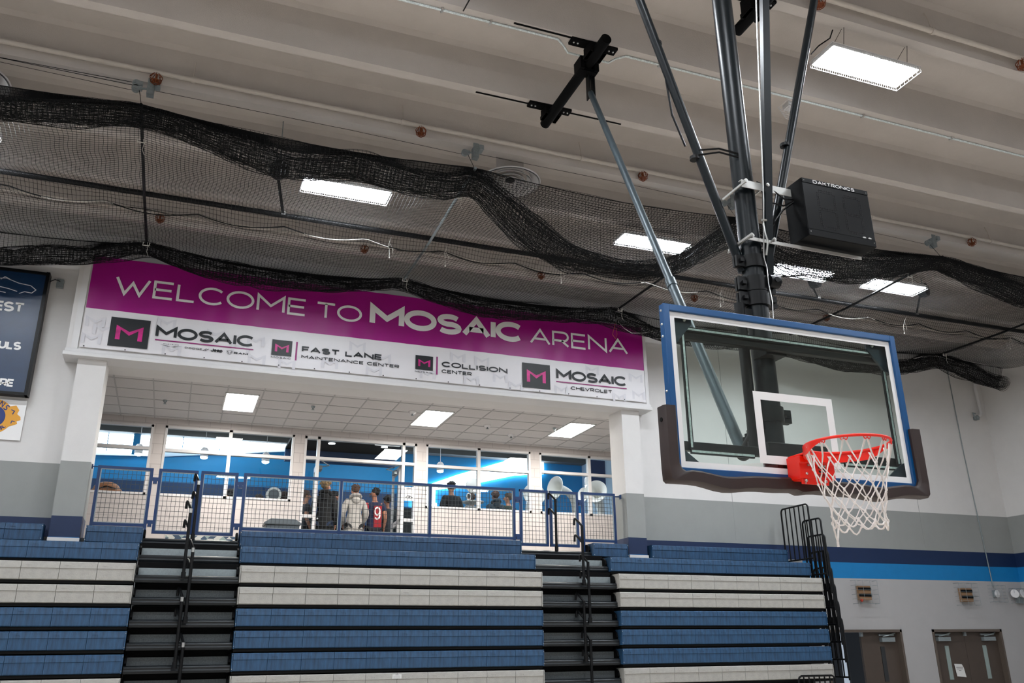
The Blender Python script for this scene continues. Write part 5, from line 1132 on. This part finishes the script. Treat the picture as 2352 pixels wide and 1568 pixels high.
def person(label, x, y, zf, H, yaw, skinc, hairc, topc, pantc, head=0, sleeves='long', hood=False, hair='short', extra=None, arms=None):
    t = thing('person', label, 'person', (x, y, zf)); t.rotation_euler[2] = R_(yaw)
    hx, hy = sin(R_(head)), cos(R_(head))
    def hp(dx, dy, z): return (dx * hy + dy * hx, -dx * hx + dy * hy, z)
    P = {'pel': ((0, 0, .52), (.082, .062)), 'spi': ((0, -.004, .62), (.072, .056)), 'che': ((0, -.006, .73), (.092, .062)), 'nb': ((0, -.008, .82), (.042, .042)), 'nk': ((0, .002, .855), .031),
         'jaw': (hp(0, .016, .888), (.038, .044)), 'hm': (hp(0, .008, .93), (.046, .055)), 'ht': (hp(0, .002, .968), (.036, .042)), 'nose': (hp(0, .066, .915), .009), 'nose2': (hp(0, .072, .908), .007), 'earr': (hp(.052, 0, .918), .010), 'earl': (hp(-.052, 0, .918), .010)}
    Eb = [('pel', 'spi'), ('spi', 'che'), ('che', 'nb'), ('nb', 'nk'), ('nk', 'jaw'), ('jaw', 'hm'), ('hm', 'ht'), ('hm', 'nose'), ('nose', 'nose2'), ('hm', 'earr'), ('hm', 'earl')]
    a_ = arms or (((.135, -.02, .63), (.125, .05, .485)), ((.135, -.02, .63), (.125, .05, .485)))
    for s, n, (el, wr) in ((1, 'r', a_[0]), (-1, 'l', a_[1])):
        el, wr = Vector((el[0] * s, el[1], el[2])), Vector((wr[0] * s, wr[1], wr[2])); d_ = (wr - el).normalized(); side = Vector((0, .012, 0))
        P['sh' + n] = ((.098 * s, -.004, .795), .038); P['el' + n] = (tuple(el), .026); P['wr' + n] = (tuple(wr), .016); P['pa' + n] = (tuple(wr + d_ * .028), (.010, .021))
        Eb += [('che', 'sh' + n), ('sh' + n, 'el' + n), ('el' + n, 'wr' + n), ('wr' + n, 'pa' + n)]
        for k, (off, ln) in enumerate(((-.016, .036), (-.006, .042), (.005, .040), (.015, .030))):
            q = wr + d_ * .045 + Vector((0, off, 0)); P['f%s%d' % (n, k)] = (tuple(q), .0055); P['g%s%d' % (n, k)] = (tuple(q + d_ * ln + Vector((-s * .008, 0, 0))), .0045); Eb += [('pa' + n, 'f%s%d' % (n, k)), ('f%s%d' % (n, k), 'g%s%d' % (n, k))]
        P['t' + n] = (tuple(wr + d_ * .03 + Vector((0, .03, 0))), .006); Eb.append(('pa' + n, 't' + n))
        P['hi' + n] = ((.048 * s, 0, .48), .056); P['kn' + n] = ((.055 * s, .008, .275), .036); P['an' + n] = ((.056 * s, -.01, .05), .023); P['to' + n] = ((.064 * s, .07, .022), (.022, .016))
        Eb += [('pel', 'hi' + n), ('hi' + n, 'kn' + n), ('kn' + n, 'an' + n), ('an' + n, 'to' + n)]
    def sub(keys, edges, grow, over={}):
        idx = {k: i for i, k in enumerate(keys)}; V = []
        for k in keys:
            p, r = over.get(k, P[k]); r = r if hasattr(r, '__len__') else (r, r); V.append((tuple(H * c for c in p), tuple(H * (q + grow) for q in r)))
        return V, [(idx[a], idx[c]) for a, c in edges if a in idx and c in idx]
    keys = list(P); V, E = sub(keys, Eb, 0); skin('body', V, E, cmat(skinc, .6), t)
    over = {}
    P['hem'] = None
    tk = ['pel', 'hem', 'spi', 'che', 'nb', 'shr', 'shl', 'elr', 'ell']
    if sleeves == 'long': tk += ['wrr', 'wrl']
    else:
        for n in 'rl': s_, e_ = Vector(P['sh' + n][0]), Vector(P['el' + n][0]); over['el' + n] = (tuple(s_.lerp(e_, .62)), .034)
    over['pel'] = ((0, 0, .52), (.092, .080)); P['hem'] = ((0, 0, .455), (.098, .092)); over['nb'] = ((0, -.008, .815), (.045, .042))
    V, E = sub(tk, Eb + [('pel', 'hem')], .016 if sleeves == 'long' else .010, over); top = skin('hoodie' if hood else ('jacket' if sleeves == 'long' else 'shirt'), V, E, cmat(topc), t)
    V, E = sub(['pel', 'hir', 'hil', 'knr', 'knl', 'anr', 'anl'], Eb, .012); skin('trousers', V, E, cmat(pantc), t)
    b = MB()
    for s in (-1, 1): b.ball((s * .060 * H, .035 * H, .022 * H), (.03 * H, .072 * H, .026 * H), 12, 8)
    o = b.build('shoes', M['black'], None, smooth=True); o.parent = t
    if hood:
        b = MB(); b.tube([(H * .058 * cos(a), H * (-.03 + .055 * sin(a)), H * (.842 - .02 * sin(a))) for a in np.linspace(0, 2 * PI, 18)[:-1]], H * .022, 8, closed=True); b.ball((0, -.062 * H, .80 * H), (.055 * H, .03 * H, .045 * H), 14, 8)
        o = b.build('hood', cmat(topc), None, smooth=True); o.parent = t
    b = MB(); rr = random.Random(int(x * 100) + 7); c = hp(0, -.008, .946)
    b.ball(tuple(H * q for q in c), (.053 * H, .059 * H, .050 * H), 16, 10)
    for k in range(26 if hair == 'short' else 44):
        a = rr.uniform(0, 2 * PI); e = rr.uniform(.05, 1.3); rad = .05 if hair == 'short' else .054
        dx, dy, dz = rad * cos(e) * cos(a), rad * cos(e) * sin(a) * 1.05 - .008, .95 + (rad - .006) * sin(e)
        if dy > .02 and dz < .965: continue
        q = hp(dx, dy, dz); s_ = rr.uniform(.010, .016) * (1 if hair == 'short' else 1.3); b.ball(tuple(H * v for v in q), (s_ * H, s_ * H, s_ * H), 8, 6)
    o = b.build('hair', cmat(hairc, .75), None, smooth=True); o.parent = t
    b = MB()
    for s in (-1, 1): q = hp(s * .020, .058, .930); b.ball(tuple(H * v for v in q), .0062 * H, 8, 6)
    q = hp(0, .060, .888); b.ball(tuple(H * v for v in q), (.016 * H, .005 * H, .004 * H), 10, 6); o = b.build('facial_features', cmat('#3a2420', .5), None, smooth=True); o.parent = t
    if extra: extra(t, H)
    return t
SK, SK2 = '#c08a70', '#a8735a'
person('young person in dark navy shirt facing right behind the left sidelight', -1.09, 14.5, 3.56, 1.66, -80, SK, '#4a2f20', '#141a26', '#15181f', sleeves='short')
person('tall curly blond person in black hoodie standing in the doorway with back turned', -.77, 13.9, 3.56, 1.78, -15, SK, '#8c7350', '#0a0b0d', '#16263f', head=45, hood=True, hair='curly')
person('dark-haired person in navy shirt facing right behind the blond person', -.46, 14.65, 3.56, 1.70, -75, SK2, '#17120f', '#0d121c', '#10131a', sleeves='short')
person('person in light gray hoodie seen from behind in the doorway', -.15, 13.9, 3.56, 1.73, 4, SK, '#4b3222', '#a39f9a', '#0d0d10', hood=True, arms=(((.15, -.01, .64), (.11, .09, .52)), ((.15, -.01, .64), (.11, .09, .52))))
def jersey(t, H):
    b = MB(); x0 = .03 * H
    for pl in GL['9'][1]: stroke(b, [((-.035 + px * .07) * H + .03 * H, (.60 + pz * .14) * H) for px, pz in pl], .018 * H, -.092 * H)
    o = b.build('back_number', M['white'], None); o.parent = t
    b = MB(); b.prism([(-.012 * H, .50 * H), (.085 * H, .50 * H), (.085 * H, .76 * H), (-.012 * H, .76 * H)], -.0905 * H, -.07 * H); o = b.build('red_panel', cmat('#8e1320'), None); o.parent = t
    b = MB(); b.ball((-.10 * H, -.005 * H, .745 * H), (.052 * H, .055 * H, .07 * H), 14, 10); o = b.build('red_sleeve', cmat('#b01522'), None, smooth=True); o.parent = t
person('dark-haired person in red and navy jersey numbered 9 in the doorway', .33, 14.15, 3.56, 1.73, -8, SK2, '#15110f', '#131d3d', '#0c0e16', head=-75, sleeves='short', extra=jersey)
person('person in dark clothes half hidden by the open right door leaf', .80, 15.0, 3.56, 1.73, 20, SK2, '#1c1512', '#22262c', '#111216')
struct(bx('floor_riser', M['dim'], 1.5, 4.5, 14.35, 16.2, 3.56, 3.80))
person('tall person in black jacket with back turned behind the right window', 2.23, 14.75, 3.80, 1.84, 10, SK, '#17171a', '#0c1016', '#0c0e12', head=15)
person('person in gray top low behind the flat white drum', 2.95, 15.45, 3.80, 1.72, 30, SK, '#3a2d26', '#8a8a88', '#22242a')
person('person in dark teal hoodie with back turned behind the right window pane', 3.31, 14.75, 3.80, 1.67, 5, SK2, '#4a2c22', '#15303f', '#101318', hood=True)
person('person in dark green top beside the teal hoodie with head bowed', 3.92, 15.5, 3.80, 1.78, 25, SK, '#4b3a2c', '#1c3327', '#14161a', head=-40)
person('dark-haired person low behind the second window, left of the white drum', -1.95, 16.0, 3.56, 1.77, 20, SK, '#2a1d18', '#20242c', '#14161a', sleeves='short')
person('brown-haired person low behind the second window, right of the white drum', -1.38, 16.0, 3.56, 1.85, -20, SK, '#2b1b18', '#12151c', '#14161a', sleeves='short', hair='curly')
person('long-haired person seen by the centre post of the second window', -2.58, 15.6, 3.56, 1.78, 30, SK, '#2a2526', '#20303a', '#14161a', sleeves='short', hair='curly')
for x, y, lb in ((-3.0, 19.0, 'large bright panel in the music room ceiling behind the second window'), (1.5, 18.5, 'added unseen fill panel in the music room ceiling behind the doorway'), (5.0, 18.0, 'added unseen fill panel in the music room ceiling behind the right windows'), (-6.2, 17.0, 'added unseen fill panel in the music room ceiling far left'), (5.4, 14.6, 'added unseen fill panel in the music room ceiling above the white sousaphones'), (2.7, 14.5, 'added unseen fill panel in the music room ceiling above the person in black'), (-3.0, 14.6, 'added unseen fill panel in the music room ceiling inside the second window')):
    tag(bx('music_room_and_fill_panel', M['mpanel'], x - .6, x + .6, y - .6, y + .6, 7.755, 7.775, loc=(x, y, 7.77)), lb, 'light')  # all but the first are unseen panels added to brighten the room and horns
